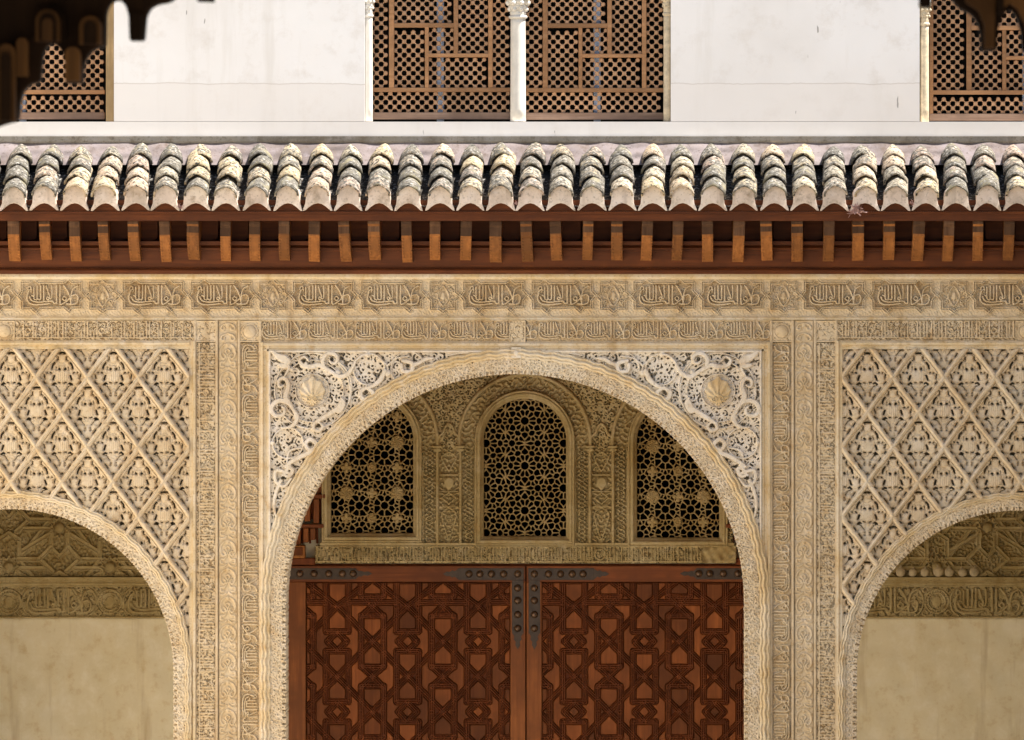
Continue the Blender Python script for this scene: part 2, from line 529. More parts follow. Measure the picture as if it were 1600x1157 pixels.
def arabesque(rel, cell, h, w, seed, area=None, eye=True, deep=None):
    """close field of small curls with eyes, the filling of all the carved grounds"""
    g = np.random.default_rng(seed)
    x0, x1 = rel.X[0, 0], rel.X[0, -1]; y0, y1 = rel.Y[0, 0], rel.Y[-1, 0]
    ry = cell * 0.86
    row = 0; y = y0
    while y < y1 + cell:
        x = x0 + (cell / 2 if row % 2 else 0)
        while x < x1 + cell:
            cx = x + g.uniform(-0.22, 0.22) * cell; cy = y + g.uniform(-0.22, 0.22) * cell
            if area is None or area(cx, cy):
                a0 = g.uniform(0, 6.28); dr = 1 if g.random() < 0.5 else -1
                sp = spiral(cx, cy, cell * 0.70, cell * 0.2, a0, dr * g.uniform(0.8, 1.15), 12)
                rel.stroke(sp, [w * 0.6, w, w * 1.15, w * 1.2], h)
                if eye:
                    rel.ring(cx, cy, cell * 0.21, w * 1.0, h * 1.05, n=8)
                    if deep is not None:
                        rel.pit(cx, cy, cell * 0.13, deep)
            x += cell
        y += ry; row += 1

# the motto, traced stroke by stroke (crop units; box 550..1235 x 175..430)
MOTTO = [
    ([(572, 228), (580, 198), (606, 196), (612, 222), (588, 240), (574, 262)], 1.0),
    ([(600, 232), (620, 228), (612, 262)], 0.8),
    ([(580, 250), (560, 330), (582, 388), (640, 414), (740, 416), (852, 402)], 1.15),
    ([(592, 318), (622, 366), (700, 384), (800, 378), (886, 372), (906, 400), (938, 396)], 1.1),
    ([(618, 300), (648, 318), (652, 345), (672, 356), (690, 340), (692, 186)], 1.0),
    ([(648, 200), (650, 330)], 1.0),
    ([(690, 340), (716, 356), (736, 336), (736, 182)], 1.0),
    ([(775, 182), (775, 360)], 1.1),
    ([(806, 184), (832, 262), (852, 318), (838, 352), (812, 346), (826, 320), (862, 346), (878, 310), (876, 182)], 1.0),
    ([(940, 182), (940, 400)], 1.15),
    ([(985, 182), (985, 392), (1016, 406), (1058, 382), (1098, 346)], 1.1),
    ([(1040, 312), (1068, 338), (1042, 366), (1014, 340), (1040, 312)], 0.9),
    ([(1030, 180), (1078, 246), (1112, 330), (1124, 400)], 1.15),
    ([(1212, 186), (1154, 220), (1128, 286), (1128, 352)], 1.1),
    ([(1136, 306), (1188, 292), (1216, 330), (1202, 392), (1150, 412), (1070, 404)], 1.05),
]
def motto(rel, x0, y0, x1, y1, w, h, rot=0):
    for pts, ww in MOTTO:
        q = []
        for X, Y in catmull(pts, 4):
            u = (X - 550) / 685.0; v = (Y - 175) / 255.0
            if rot == 0:
                q.append((x0 + u * (x1 - x0), y0 + v * (y1 - y0)))
            elif rot == 1:       # read with the head to the right: turn the page clockwise
                q.append((x1 - v * (x1 - x0), y0 + u * (y1 - y0)))
            else:
                q.append((x0 + v * (x1 - x0), y1 - u * (y1 - y0)))
        rel.stroke(q, w * ww, h, 'flat')

# ------------------------------------------------------------------ arches of the arcade
A0 = (805.0, 943.0); R0 = 358.0; RO0 = 398.0
AL = (18.0, 1049.0); AR = (1592.0, 1051.0); R1 = 253.0; RO1 = 282.0
YB = 1190.0
def arch_out(X, Y, c, r):
    """signed distance outside a stilted arch"""
    return np.where(Y < c[1], np.hypot(X - c[0], Y - c[1]) - r, np.abs(X - c[0]) - r)

# ================================================================== setting
mb = MB(); mb.box(-60, 60, -60, 40, -0.3, 0.0)
struct(put('courtyard_floor', mb.mesh('courtyard_floor'), M['paving']))
mb = MB(); mb.box(WX(XL) - 0.3, WX(XR) + 0.3, 0.31, DG + 0.06, 0.004, 0.06)
struct(put('gallery_floor', mb.mesh('gallery_floor'), M['paving']))

for xw, sg in ((-4.75, -1), (4.75, 1)):
    mb = MB(); mb.box(min(xw, xw + sg * 0.5), max(xw, xw + sg * 0.5), -11.0, 3.0, 0.001, 7.0 if sg < 0 else 7.3)
    struct(put('courtyard_wall', mb.mesh('courtyard_wall'), M['cream']))

# ================================================================== the carved arcade wall
arcade = empty('stucco_arcade', (WX(805), 0.15, WZ(YB)))
tag(arcade, 'carved cream stucco wall with three round arches below the wooden eave', 'arcade')
def part(name, me, mat=None, parent=None):
    o = put(name, me, mat)
    p = parent or arcade
    if p.parent is None:
        adopt(o, p)
    else:                                   # sub-part: parent chain origin is the thing's location
        o.parent = p
    return o

# solid core behind the carving
cr = Relief(XL, 426, XR, YB, 0.25)
cm = cmask(cr.X, cr.Y, lambda X, Y: (arch_out(X, Y, A0, R0 + 8) > 0) & (arch_out(X, Y, AL, R1 + 8) > 0) & (arch_out(X, Y, AR, R1 + 8) > 0))
part('wall_core', cr.mesh('wall_core', M['core'], 0.10, cm, 0.2))
V, Q = cr.data(0.30, cm, None)
part('inner_face', mesh_np('inner_face', V, Q, M['plain']))

# ---- frieze with interlaced cartouches; one period of 266 px
fz = Relief(-26.5, 0, 239.5, 60, 1.25, 0.0)         # y measured from 437
def cx8(pts, ox=160.6, oy=437.0):
    return [(130 + x / 8.0 - ox, 425 + y / 8.0 - oy) for x, y in pts]
star = cx8([(40, 302), (85, 250), (85, 138), (190, 138), (245, 92), (300, 138), (400, 138), (400, 250), (455, 302), (400, 355), (400, 465), (300, 465), (248, 508), (190, 465), (88, 465), (88, 355)])
cart = cx8([(462, 300), (505, 245), (505, 130), (600, 130), (657, 78), (715, 130), (1035, 130), (1087, 82), (1132, 130), (1243, 130), (1243, 235), (1300, 296), (1246, 358), (1246, 448), (1135, 450), (1097, 500), (1040, 450), (735, 455), (688, 512), (625, 460), (508, 460), (505, 355)])
cart2 = [(x + 107.0, y) for x, y in cart]
outl = []
for dx in (-266, 0, 266):
    for pg in (star, cart, cart2):
        outl.append([(x + dx, y) for x, y in pg])
fz.H += 1.2 * (verm(fz.X, fz.Y, 4.5, 5) > 0.2)
ins_star = np.zeros(fz.X.shape, bool); ins_c1 = ins_star.copy(); ins_c2 = ins_star.copy()
for dx in (-266, 0, 266):
    ins_star |= pip(fz.X, fz.Y, [(x + dx, y) for x, y in star])
    ins_c1 |= pip(fz.X, fz.Y, [(x + dx, y) for x, y in cart])
    ins_c2 |= pip(fz.X, fz.Y, [(x + dx, y) for x, y in cart2])
fz.H[ins_c1 | ins_c2] = -13 + 3.0 * sstep(verm(fz.X, fz.Y, 5.5, 8), -0.2, 0.4)[ins_c1 | ins_c2]
fz.H[ins_star] = -7 + 5.5 * sstep(verm(np.abs(((fz.X + 133) % 266) - 133), fz.Y, 6, 9), -0.1, 0.3)[ins_star]
for dx in (0, 266):
    for sg in (-1, 1):
        fz.stroke(catmull([(dx, 10), (dx + sg * 6, 18), (dx + sg * 9, 27), (dx + sg * 5, 36), (dx, 42)], 5), 1.0, 4)
        fz.stroke(spiral(dx + sg * 12, 16, 4, 1, 0, sg * 1.2, 10), 0.9, 3)
        fz.stroke(spiral(dx + sg * 12, 35, 4, 1, 2, -sg * 1.2, 10), 0.9, 3)
    fz.disc(dx, 26, 3, 4, 0.6, 7)
for pg in outl:
    fz.stroke(pg + [pg[0]], 2.5, 7.5, 'groove')
for dx in (-266, 0, 266):
    for (X, Y, sy) in ((240, 80, -1), (657, 78, -1), (1087, 82, -1), (248, 510, 1), (690, 512, 1), (1097, 500, 1), (1512, 80, -1), (1535, 510, 1)):
        x, y = cx8([(X, Y)])[0]
        fz.stroke([(x + dx, y), (x + dx - 6.5, y + sy * 6.5)], 1.7, 5.0, 'groove')
        fz.stroke([(x + dx, y), (x + dx + 6.5, y + sy * 6.5)], 1.7, 5.0, 'groove')
fz.stroke([(-35, 1.2), (271, 1.2)], 1.3, 5, 'round'); fz.stroke([(-35, 58.8), (271, 58.8)], 1.3, 5, 'round')
for dx in (-266, 0, 266):
    for c in (cx8([(560, 180)])[0][0] , cx8([(560, 180)])[0][0] + 107.0):
        motto(fz, c + dx, 8.5, c + dx + 83.5, 41.0, 1.25, 6.0)
fz.wear(0.7)
# frieze frame: the two fillets that run the whole length
mb = MB()
mb.xprism([(0.03, WZ(427)), (-0.030, WZ(428)), (-0.034, WZ(433)), (-0.014, WZ(437.2)), (0.03, WZ(437.2))], WX(XL), WX(XR))
mb.xprism([(0.03, WZ(497)), (-0.010, WZ(497)), (-0.012, WZ(500)), (0.03, WZ(500.5))], WX(XL), WX(XR))
frieze = part('frieze', mb.mesh('frieze', M['ochre']))
def tile_mask(f):
    return f
m_st = cmask(fz.X, fz.Y, lambda X, Y: pip(X, Y, star) | pip(X, Y, [(x + 266, y) for x, y in star]))
m_c1 = cmask(fz.X, fz.Y, lambda X, Y: pip(X, Y, cart)); m_c2 = cmask(fz.X, fz.Y, lambda X, Y: pip(X, Y, cart2))
me_b = None
def frz(mask, name, shift, base):
    return None
base_map = lambda X, Y: (X + 160.6, Y + 437.0)
me_border = fz.mesh('interlace_border', M['stucco'], 0, ~(m_st | m_c1 | m_c2), 0.03, base_map)
me_c1 = fz.mesh('cartouche', M['stucco'], 0, m_c1, 0.03, base_map)
me_c2 = fz.mesh('cartouche', M['stucco'], 0, m_c2, 0.03, base_map)
me_s = fz.mesh('star_medallion', M['stucco'], 0, m_st, 0.03, base_map)
for k in range(-2, 6):
    dx = 266 * k / 250.0
    for nm, me, cen in (('interlace_border', me_border, 133), ('cartouche', me_c1, 81), ('cartouche', me_c2, 188), ('star_medallion', me_s, 133)):
        o = part(nm, me, None, frieze)
        o.location = (dx, 0.0, 0.0)
        if nm == 'interlace_border':
            stuff(o)

# ---- inscription band below (the motto again, squeezed) over the middle arch
ib = Relief(0, 0, 72.8, 35, 1.25, -9)
ib.H += 3 * sstep(verm(ib.X, ib.Y, 5, 21), 0, 0.5)
for dx in (-72.8, 0, 72.8):
    motto(ib, dx + 1.0, 2.5, dx + 73.5, 30.5, 1.05, 5.0)
ib.stroke([(-2, 34), (75, 34)], 1.1, 3.0); ib.stroke([(-2, 0.6), (75, 0.6)], 1.0, 3.0)
ib.wear(0.6)
me_ib = ib.mesh('inscription', M['stucco'], 0, None, 0.03, lambda X, Y: (X + 407.5, Y + 500.5))
mb = MB()
mb.xprism([(0.03, WZ(535.2)), (-0.008, WZ(535.2)), (-0.018, WZ(537)), (-0.020, WZ(540)), (-0.004, WZ(542)), (-0.002, WZ(545)), (-0.012, WZ(546)), (-0.012, WZ(549)), (0.03, WZ(549))], WX(407.3), WX(1203.5))
for xa, xb, sg in ((407.3, 421, 1), (1203.5, 1189.6, -1)):
    xs = [xa, xa + sg * 3.5, xa + sg * 5, xa + sg * 8.5, xa + sg * 10, xa + sg * 13]
    prof = [(WX(xs[0]), 0.03), (WX(xs[0]), -0.018), (WX(xs[1]), -0.021), (WX(xs[2]), -0.003), (WX(xs[3]), -0.002), (WX(xs[4]), -0.012), (WX(xs[5]), -0.012), (WX(xs[5]), 0.03)]
    b = len(mb.v); n = len(prof)
    mb.v += [(x, y, WZ(YB)) for x, y in prof] + [(x, y, WZ(535.4)) for x, y in prof]
    mb.f += [(b + i, b + (i + 1) % n, b + n + (i + 1) % n, b + n + i) for i in range(n)]
    mb.f += [tuple(b + i for i in reversed(range(n))), tuple(b + n + i for i in range(n))]
frame0 = part('arch_frame', mb.mesh('arch_frame', M['ochre']))
for k in range(5):
    o = part('inscription', me_ib, None, frame0); o.location = (72.8 * k / 250.0, 0, 0)
    o = part('inscription', me_ib, None, frame0); o.location = ((840.0 - 407.5 + 72.8 * k) / 250.0, 0, 0)
# the lines break off against the middle block
part('inscription', ib.mesh('inscription', M['stucco'], 0, cmask(ib.X, ib.Y, lambda X, Y: X < 24), 0.03, lambda X, Y: (X + 771.5, Y + 500.5)), None, frame0)
part('inscription', ib.mesh('inscription', M['stucco'], 0, cmask(ib.X, ib.Y, lambda X, Y: X > 72.8 - 18), 0.03, lambda X, Y: (X + 840 - 72.8, Y + 500.5)), None, frame0)
sq = Relief(0, 0, 26, 35, 1.25, -5)
arabesque(sq, 7, 2, 1.0, 3)
sq.stroke([(1, 1), (25, 1), (25, 34), (1, 34), (1, 1)], 1.2, 4)
sq.wear()
o = part('rosette_block', sq.mesh('rosette_block', M['stucco'], 0, None, 0.03, lambda X, Y: (X + 795.6, Y + 500.5)), None, frame0)
def boss_block(cx, plain):
    b = Relief(0, 0, 33, 34, 1.25, -4)
    arabesque(b, 6.0, 1, 0.9, int(abs(cx)))
    b.stroke([(1, 1), (32, 1), (32, 33), (1, 33), (1, 1)], 1.2, 4)
    if not plain:
        b.disc(16.5, 17, 10, 12, 0.8, 10)
        b.ring(16.5, 17, 12, 1.2, 4)
    return b.mesh('boss_block', M['stucco'], 0, None, 0.03, lambda X, Y: (X + cx - 16.5, Y + 501))

# ---- the two kufic bands over the side panels
def kufic(rel, horiz, seed, L, T, h=5.0):
    g = np.random.default_rng(seed)
    def st(pts, w, hh=h):
        q = [(a, b) if horiz else (T - b, a) for a, b in pts]
        rel.stroke(q, w, hh, 'flat')
    def rg(a, b, r, w):
        q = (a, b) if horiz else (T - b, a)
        rel.ring(q[0], q[1], r, w, h, 'round', 10)
    st([(0, T * 0.84), (L, T * 0.84)], 0.95)
    x = 3.0
    while x < L - 3:
        kind = g.integers(0, 5)
        if kind <= 1:
            st([(x, T * 0.06), (x, T * 0.84)], 1.1); st([(x + 4.5, T * 0.06), (x + 4.5, T * 0.84)], 1.1)
            x += g.uniform(9, 12)
        elif kind == 2:
            st([(x, T * 0.06), (x, T * 0.84)], 1.1)
            rg(x + 7, T * 0.5, 4.2, 0.9); st([(x + 7, T * 0.62), (x + 7, T * 0.84)], 0.9)
            x += 15
        elif kind == 3:
            st(spiral(x + 4, T * 0.42, 4.5, 1.2, 1.6, 1.2, 12), 0.9); st([(x + 8, T * 0.2), (x + 8, T * 0.84)], 1.0)
            x += 13
        else:
            st([(x, T * 0.84), (x, T * 0.5), (x + 5, T * 0.5), (x + 5, T * 0.84)], 0.9)
            st([(x + 2, T * 0.36), (x + 8, T * 0.12)], 0.8)
            x += 10
def kufic_band(seed):
    kb = Relief(0, 0, 281, 32, 1.25, -10)
    arabesque(kb, 7.5, -1.0 + 2.0, 0.75, seed)
    kufic(kb, True, seed, 281, 32)
    kb.stroke([(-1, 0.5), (283, 0.5)], 1.0, 3); kb.stroke([(-1, 31.5), (283, 31.5)], 1.0, 3)
    kb.wear(0.7)
    return kb

# ---- pier strips
def strip(kind, seed, Y1=YB):
    T = 29.0; L = Y1 - 536
    s_ = Relief(0, 0, T, L, 1.0, -7)
    if kind == 'kufic':
        s_.H -= 2
        arabesque(s_, 7.0, 0.8, 0.8, seed)
        kufic(s_, False, seed, L, T, 4.5)
    elif kind == 'script':
        s_.H += -2 + 3 * sstep(verm(s_.X, s_.Y, 5, seed), 0, 0.5)
        y = 2.0
        while y < L:
            motto(s_, 2.0, y, T - 2.0, y + 76, 1.1, 4.5, 1 if seed % 2 else 2)
            y += 78
    else:
        s_.H = -3.5 + 0 * s_.H
        y = 0.0
        while y < L + 40:
            for sg in (-1, 1):
                c = T / 2
                s_.stroke(catmull([(c, y), (c + sg * 9, y + 6), (c + sg * 12, y + 17), (c + sg * 7, y + 25), (c + sg * 3, y + 21), (c + sg * 6.5, y + 17)], 4), [0.9, 1.5, 1.7, 1.5, 1.2], 1.6)
                s_.stroke(catmull([(c, y + 20), (c + sg * 5, y + 30), (c + sg * 11, y + 30), (c + sg * 11, y + 36), (c + sg * 6, y + 36)], 4), [0.8, 1.6, 1.5, 1.0], 1.4)
                s_.stroke(catmull([(c, y + 10), (c + sg * 3.5, y + 13), (c, y + 19)], 4), 1.2, 1.8)
                s_.stroke(catmull([(c + sg * 2, y + 38), (c + sg * 8, y + 42), (c + sg * 13, y + 40)], 4), [1.4, 1.2, 0.6], 1.0)
            s_.disc(T / 2, y + 3, 2.2, 2.0)
            y += 44
    s_.wear(0.8, seed)
    return s_
def strip_mesh(kind, seed, xc):
    s_ = strip(kind, seed)
    return s_.mesh(kind + '_strip', M['stucco'], 0, None, 0.03, lambda X, Y: (X + xc - 14.5, Y + 536))
for pc, order in ((356.0, ('kufic', 'leaf', 'script')), (1256.0, ('script', 'leaf', 'kufic'))):
    mb = MB()
    for dx in (-51.2, -17.4, 17.4, 50.6):
        w = 2.2
        mb.box(WX(pc + dx - w), WX(pc + dx + w), -0.006, 0.03, WZ(YB), WZ(500.6))
        mb.box(WX(pc + dx - 1), WX(pc + dx + 1), -0.010, 0.028, WZ(YB), WZ(500.8))
    pier = part('pier', mb.mesh('pier', M['stucco']))
    for i, kd in enumerate(order):
        x = pc + (-34.3, 0, 34.3)[i]
        stuff(part('carved_strip', strip_mesh(kd, int(pc) + 3 * i + (1 if pc < 800 else 0), x), None, pier))
        if kd == 'leaf':
            lf = Relief(0, 0, 29, 35, 1.25, -3.5)
            for sg in (-1, 1):
                for yy in (4, 20):
                    lf.stroke(catmull([(14.5, yy), (14.5 + sg * 8, yy + 3), (14.5 + sg * 11, yy + 9), (14.5 + sg * 6, yy + 11), (14.5 + sg * 5, yy + 7)], 4), [0.9, 1.6, 1.5, 1.0], 1.6)
            lf.disc(14.5, 8, 3, 2)
            part('leaf_block', lf.mesh('leaf_block', M['stucco'], 0, None, 0.03, lambda X, Y: (X + x - 14.5, Y + 501)), None, pier)
        else:
            part('boss_block', boss_block(x, kd == 'kufic'), None, pier)

# ---- arch bands (swept along each arch)
def arch_band(c, r_in, r_mid, r_out, seed, xlim, name):
    ref = r_mid
    jl = YB - c[1]
    Ltot = 2 * jl + math.pi * ref
    nr_in = r_in - 3
    b = Relief(0, nr_in, Ltot, r_out, 1.0, 0.0)
    Sx, Rr = b.X, b.Y
    tooth = 10.6
    ph = (Sx % tooth) / tooth
    edge = r_in - 1.6 * np.sqrt(np.clip(1 - (2 * ph - 1) ** 2, 0, 1)) + 0.6
    # fine worm-like chasing on the soffit band, in lobes
    lobe = np.abs(np.sin(Sx / 26.0 * math.pi))
    b.H[:] = 0.5
    arabesque(b, 8.2, 5.0, 1.25, seed, lambda x_, y_: y_ < r_mid + 3, True, -2)
    H = b.H + 2 + 0.8 * verm(Sx, Rr, 4.5, seed, 20, 0.4)
    rib = r_mid - 7 + 5 * lobe
    H = np.where(np.abs(Rr - rib) < 0.9, H + 1.5, H)
    H = np.where((np.abs(ph - 0.5) < 0.09) & (Rr < r_in + 5.5), -14, H)     # drilled slots between the teeth
    # wavy double roll moulding
    wv = 0.9 * np.sin(Sx / 25.0 * 2 * math.pi) + 0.35 * verm(Sx, Sx * 0, 60, seed)
    rm = r_out - r_mid
    for off, wdt, hh in ((0.16, 0.17, 12), (0.50, 0.20, 18), (0.85, 0.18, 15)):
        u = (Rr - (r_mid + off * rm + wv)) / (wdt * rm)
        H = np.where(np.abs(u) < 1, np.maximum(H, hh * np.sqrt(np.clip(1 - u * u, 0, 1)) + 2), H)
    H = np.where((Rr > r_mid + 0.9 * rm + wv), np.minimum(H, 16), H)
    b.H = H
    b.wear(1.2, seed)
    b.edge = edge
    def mp(Sv, Rv):
        th = np.clip((Sv - jl) / ref, 0, math.pi)
        X = c[0] - Rv * np.cos(th)
        Y = c[1] - Rv * np.sin(th)
        Y = np.where(Sv < jl, YB - Sv, Y)
        Y = np.where(Sv > jl + math.pi * ref, c[1] + (Sv - jl - math.pi * ref), Y)
        return X, Y
    inner = (Rr >= edge - 0.01)
    PXv, PYv = mp(Sx, Rr)
    lim = (PXv > xlim[0]) & (PXv < xlim[1])
    ok = inner & lim
    m1 = fmask(ok & (Rr <= r_mid + 0.5)); m2 = fmask(ok & (Rr >= r_mid - 0.6))
    m2 &= ~m1
    o1 = part(name, b.mesh(name, M['sebka'], 0, m1, 0.30, mp))
    o2 = part('rope_moulding', b.mesh('rope_moulding', M['ochre'], 0, m2, 0.05, mp), None, o1)
    return o1
stuff(arch_band(A0, R0, 382.0, RO0, 41, (300, 1300), 'arch_soffit_band'))
stuff(arch_band(AL, R1, 271.0, RO1, 42, (XL, 320), 'arch_soffit_band'))
stuff(arch_band(AR, R1, 271.0, RO1, 43, (1290, XR), 'arch_soffit_band'))

# ---- spandrels of the middle arch, traced on the left one and mirrored to the other
sp = Relief(420, 548, 806, 905, 1.3, -36)
def inA(x, y):
    return math.hypot(x - A0[0], y - A0[1]) > RO0 - 8
def Z5(pts):
    return [(400 + x / 5.785, 530 + y / 5.785) for x, y in pts]
arabesque(sp, 12.6, 0, 1.7, 77, inA, True, -36)
arabesque(sp, 15.0, -14, 1.1, 78, inA, False)
def tend(pts, w, h=16, z=True):
    sp.stroke(catmull(Z5(pts) if z else pts, 5), [q * 1.15 for q in w], h, 'flat')
SH = (488.2, 611.2)
sp.disc(SH[0], SH[1], 25, -3, 0.0)
for r_, w_ in ((59, 1.4), (48.5, 1.1), (26.5, 1.0)):
    sp.ring(SH[0], SH[1], r_, w_, 9, 'flat', 60)
sp.ring(577, 577.5, 24.5, 1.6, 10, 'flat', 40)
sp.ring(450, 692.5, 24, 1.6, 10, 'flat', 40)
sp.ring(638, 577, 27, 1.3, 9, 'flat', 40)
tend([(140, 95), (190, 150), (255, 180), (300, 205)], [1.5, 4.5, 7.5, 4])
tend([(215, 235), (270, 240), (285, 190), (240, 160)], [3, 5, 5, 2])
tend([(270, 235), (300, 260), (262, 330)], [4, 2.5, 1.5])
tend([(440, 205), (455, 225), (415, 235), (395, 190), (440, 160), (480, 200)], [2, 2, 2.5, 2.5, 2, 1.5])
tend([(400, 200), (430, 240), (500, 250), (570, 235), (630, 265), (690, 300), (760, 340), (835, 312), (880, 245), (905, 195), (960, 150), (1010, 140)], [2, 3.2, 4, 3.8, 3.4, 3.2, 3.6, 3.8, 2.6, 1.6, 2.4, 2])
tend([(620, 265), (605, 190), (640, 138), (700, 132), (738, 172), (718, 218), (678, 212), (665, 182)], [2.5, 3.6, 3.4, 3.2, 3, 2.6, 2, 1.4])
tend([(1165, 285), (1125, 370), (1065, 418), (1000, 448)], [3.2, 4.0, 3.4, 2.4])
tend([(1000, 440), (945, 480), (965, 540), (1030, 540), (1062, 490), (1020, 450)], [3, 3.8, 3.6, 3.4, 3.6, 3])
tend([(290, 460), (290, 390), (250, 352), (205, 380), (215, 430), (255, 420)], [3.4, 3.4, 3, 2.6, 2.2, 1.5])
tend([(290, 450), (270, 520), (300, 570), (340, 640), (372, 705), (345, 770), (290, 800), (230, 800)], [3.8, 4.2, 3, 2.8, 4, 3.4, 2.2, 1.4])
tend([(340, 640), (300, 580), (230, 555), (165, 580), (140, 640), (180, 692), (245, 682), (258, 630), (215, 605)], [2.4, 3.6, 3.8, 3.8, 3.6, 3.4, 2.8, 2.2, 1.6])
tend([(520, 770), (600, 715), (680, 665), (745, 625), (775, 545)], [2.2, 3.6, 3.8, 4.2, 2])
tend([(700, 640), (760, 655), (795, 580), (770, 530)], [2, 3.2, 3.2, 1.6])
tend([(530, 760), (520, 810), (570, 830), (605, 790), (570, 755)], [2.6, 2.8, 2.8, 2.6, 2])
tend([(500, 905), (550, 955), (500, 1020), (405, 1060), (320, 1110), (262, 1150)], [3.4, 3.8, 4, 4, 3.4, 2])
tend([(490, 900), (450, 945), (480, 1000), (530, 985)], [3.2, 3.2, 3, 2.6])
tend([(262, 1150), (330, 1180), (300, 1240), (240, 1225)], [2.6, 3.6, 3, 1.6])
tend([(452, 740), (432, 735), (431, 752), (444, 760), (455, 748)], [2.6, 2.8, 2.6, 2.4, 2], 16, False)
tend([(455, 722), (448, 735), (434, 762), (428, 790), (433, 812)], [1.6, 3.2, 3.0, 2.4, 1.5], 16, False)
tend([(440, 800), (430, 815), (424, 840), (427, 862)], [1.5, 2.6, 2.0, 1.0], 11, False)
tend([(630, 564), (644, 568), (643, 580), (630, 580), (627, 570)], [3.0, 3.4, 3.4, 3.2, 3], 16, False)
tend([(645, 571), (656, 567), (666, 561), (677, 560)], [3.8, 3.2, 3.2, 1.6], 16, False)
tend([(606, 571), (620, 560), (640, 557)], [1.6, 1.4, 1.2], 10, False)
tend([(590, 560), (604, 570), (606, 582)], [1.4, 1.4, 1.4], 10, False)
tend([(448, 730), (452, 706), (470, 700)], [1.5, 2.0, 1.6], 10, False)
tend([(520, 560), (536, 572), (547, 590), (549, 610), (545, 630)], [1.5, 1.5, 1.5], 10, False)
tend([(700, 556), (720, 552), (745, 553)], [1.0, 1.6, 0.8], 8, False)
for (x, y, r_) in ((575.0, 554.5, 5.0), (606, 583, 5.2), (456, 577.5, 3.2), (462, 652, 4.5), (528, 582, 4.5), (426, 692, 3.5), (452, 728, 4.0)):
    sp.disc(x, y, r_, 15, 0.5)
for (x, y) in ((518.5, 561.5), (572, 613), (442, 598), (437, 637), (498, 665), (484.5, 695), (475, 564), (637, 572), (442, 747)):
    sp.pit(x, y, 2.8, -34)
sp.stroke([(421, 905), (421, 549), (806, 549)], 2.4, 13, 'flat')
sp.wear(1.0)
mk = cmask(sp.X, sp.Y, lambda X, Y: (np.hypot(X - A0[0], Y - A0[1]) > RO0 - 3))
V, Q = sp.data(0.0, mk, 0.06)
spl = stuff(part('spandrel', mesh_np('spandrel', V, Q, M['pale'])))
spr = put('spandrel', spl.data)
spr.scale = (-1, 1, 1); spr.location = (2 * WX(805), 0, 0)
adopt(spr, arcade); stuff(spr)
# scallop shell in each
def shell(cx, cy, turn):
    r = Relief(cx - 23, cy - 24, cx + 23, cy + 25, 1.4, -30)
    X = r.X - cx; Y = (r.Y - cy) * turn
    th = np.arctan2(X, -(Y - 12)); rad = np.hypot(X, Y)
    out = 19.5 + 1.0 * np.cos(th * 13) + 4.0 * np.exp(-(np.abs(X) / 3.5) ** 2)
    body = 10 + 9 * np.sqrt(np.clip(1 - (rad / 24) ** 2, 0, 1))
    fl = 2.6 * np.cos(th * 13) * sstep(np.hypot(X, Y - 12), 4, 14)
    r.H = np.where(rad < out, body + fl, -30)
    r.disc(cx, cy + turn * 6, 4.5, 24, 0.6)
    for sg in (-1, 1):
        r.stroke(spiral(cx + sg * 5, cy + turn * 12, 5, 1.5, 0, sg * 1.2, 12), 1.2, 23)
    m = cmask(r.X, r.Y, lambda X, Y: np.hypot(X - cx, Y - cy) < 20 + 4.0 * np.exp(-(np.abs(X - cx) / 3.5) ** 2))
    return r.mesh('shell_boss', M['ochre'], 0, m, 0.05)
part('shell_boss', shell(SH[0], SH[1], 1), None, spl)
part('shell_boss', shell(SH[0], SH[1], 1), None, spr)
# the small drop-shaped keystone
mb = MB()
mb.box(WX(799), WX(814), -0.026, 0.03, WZ(560), WZ(543))
mb.lathe(WX(806.5), WZ(552), [(0.018, -0.026), (0.017, -0.034), (0.010, -0.038), (0.002, -0.039)], 12, 'y')
part('keystone', mb.mesh('keystone', M['pale']))

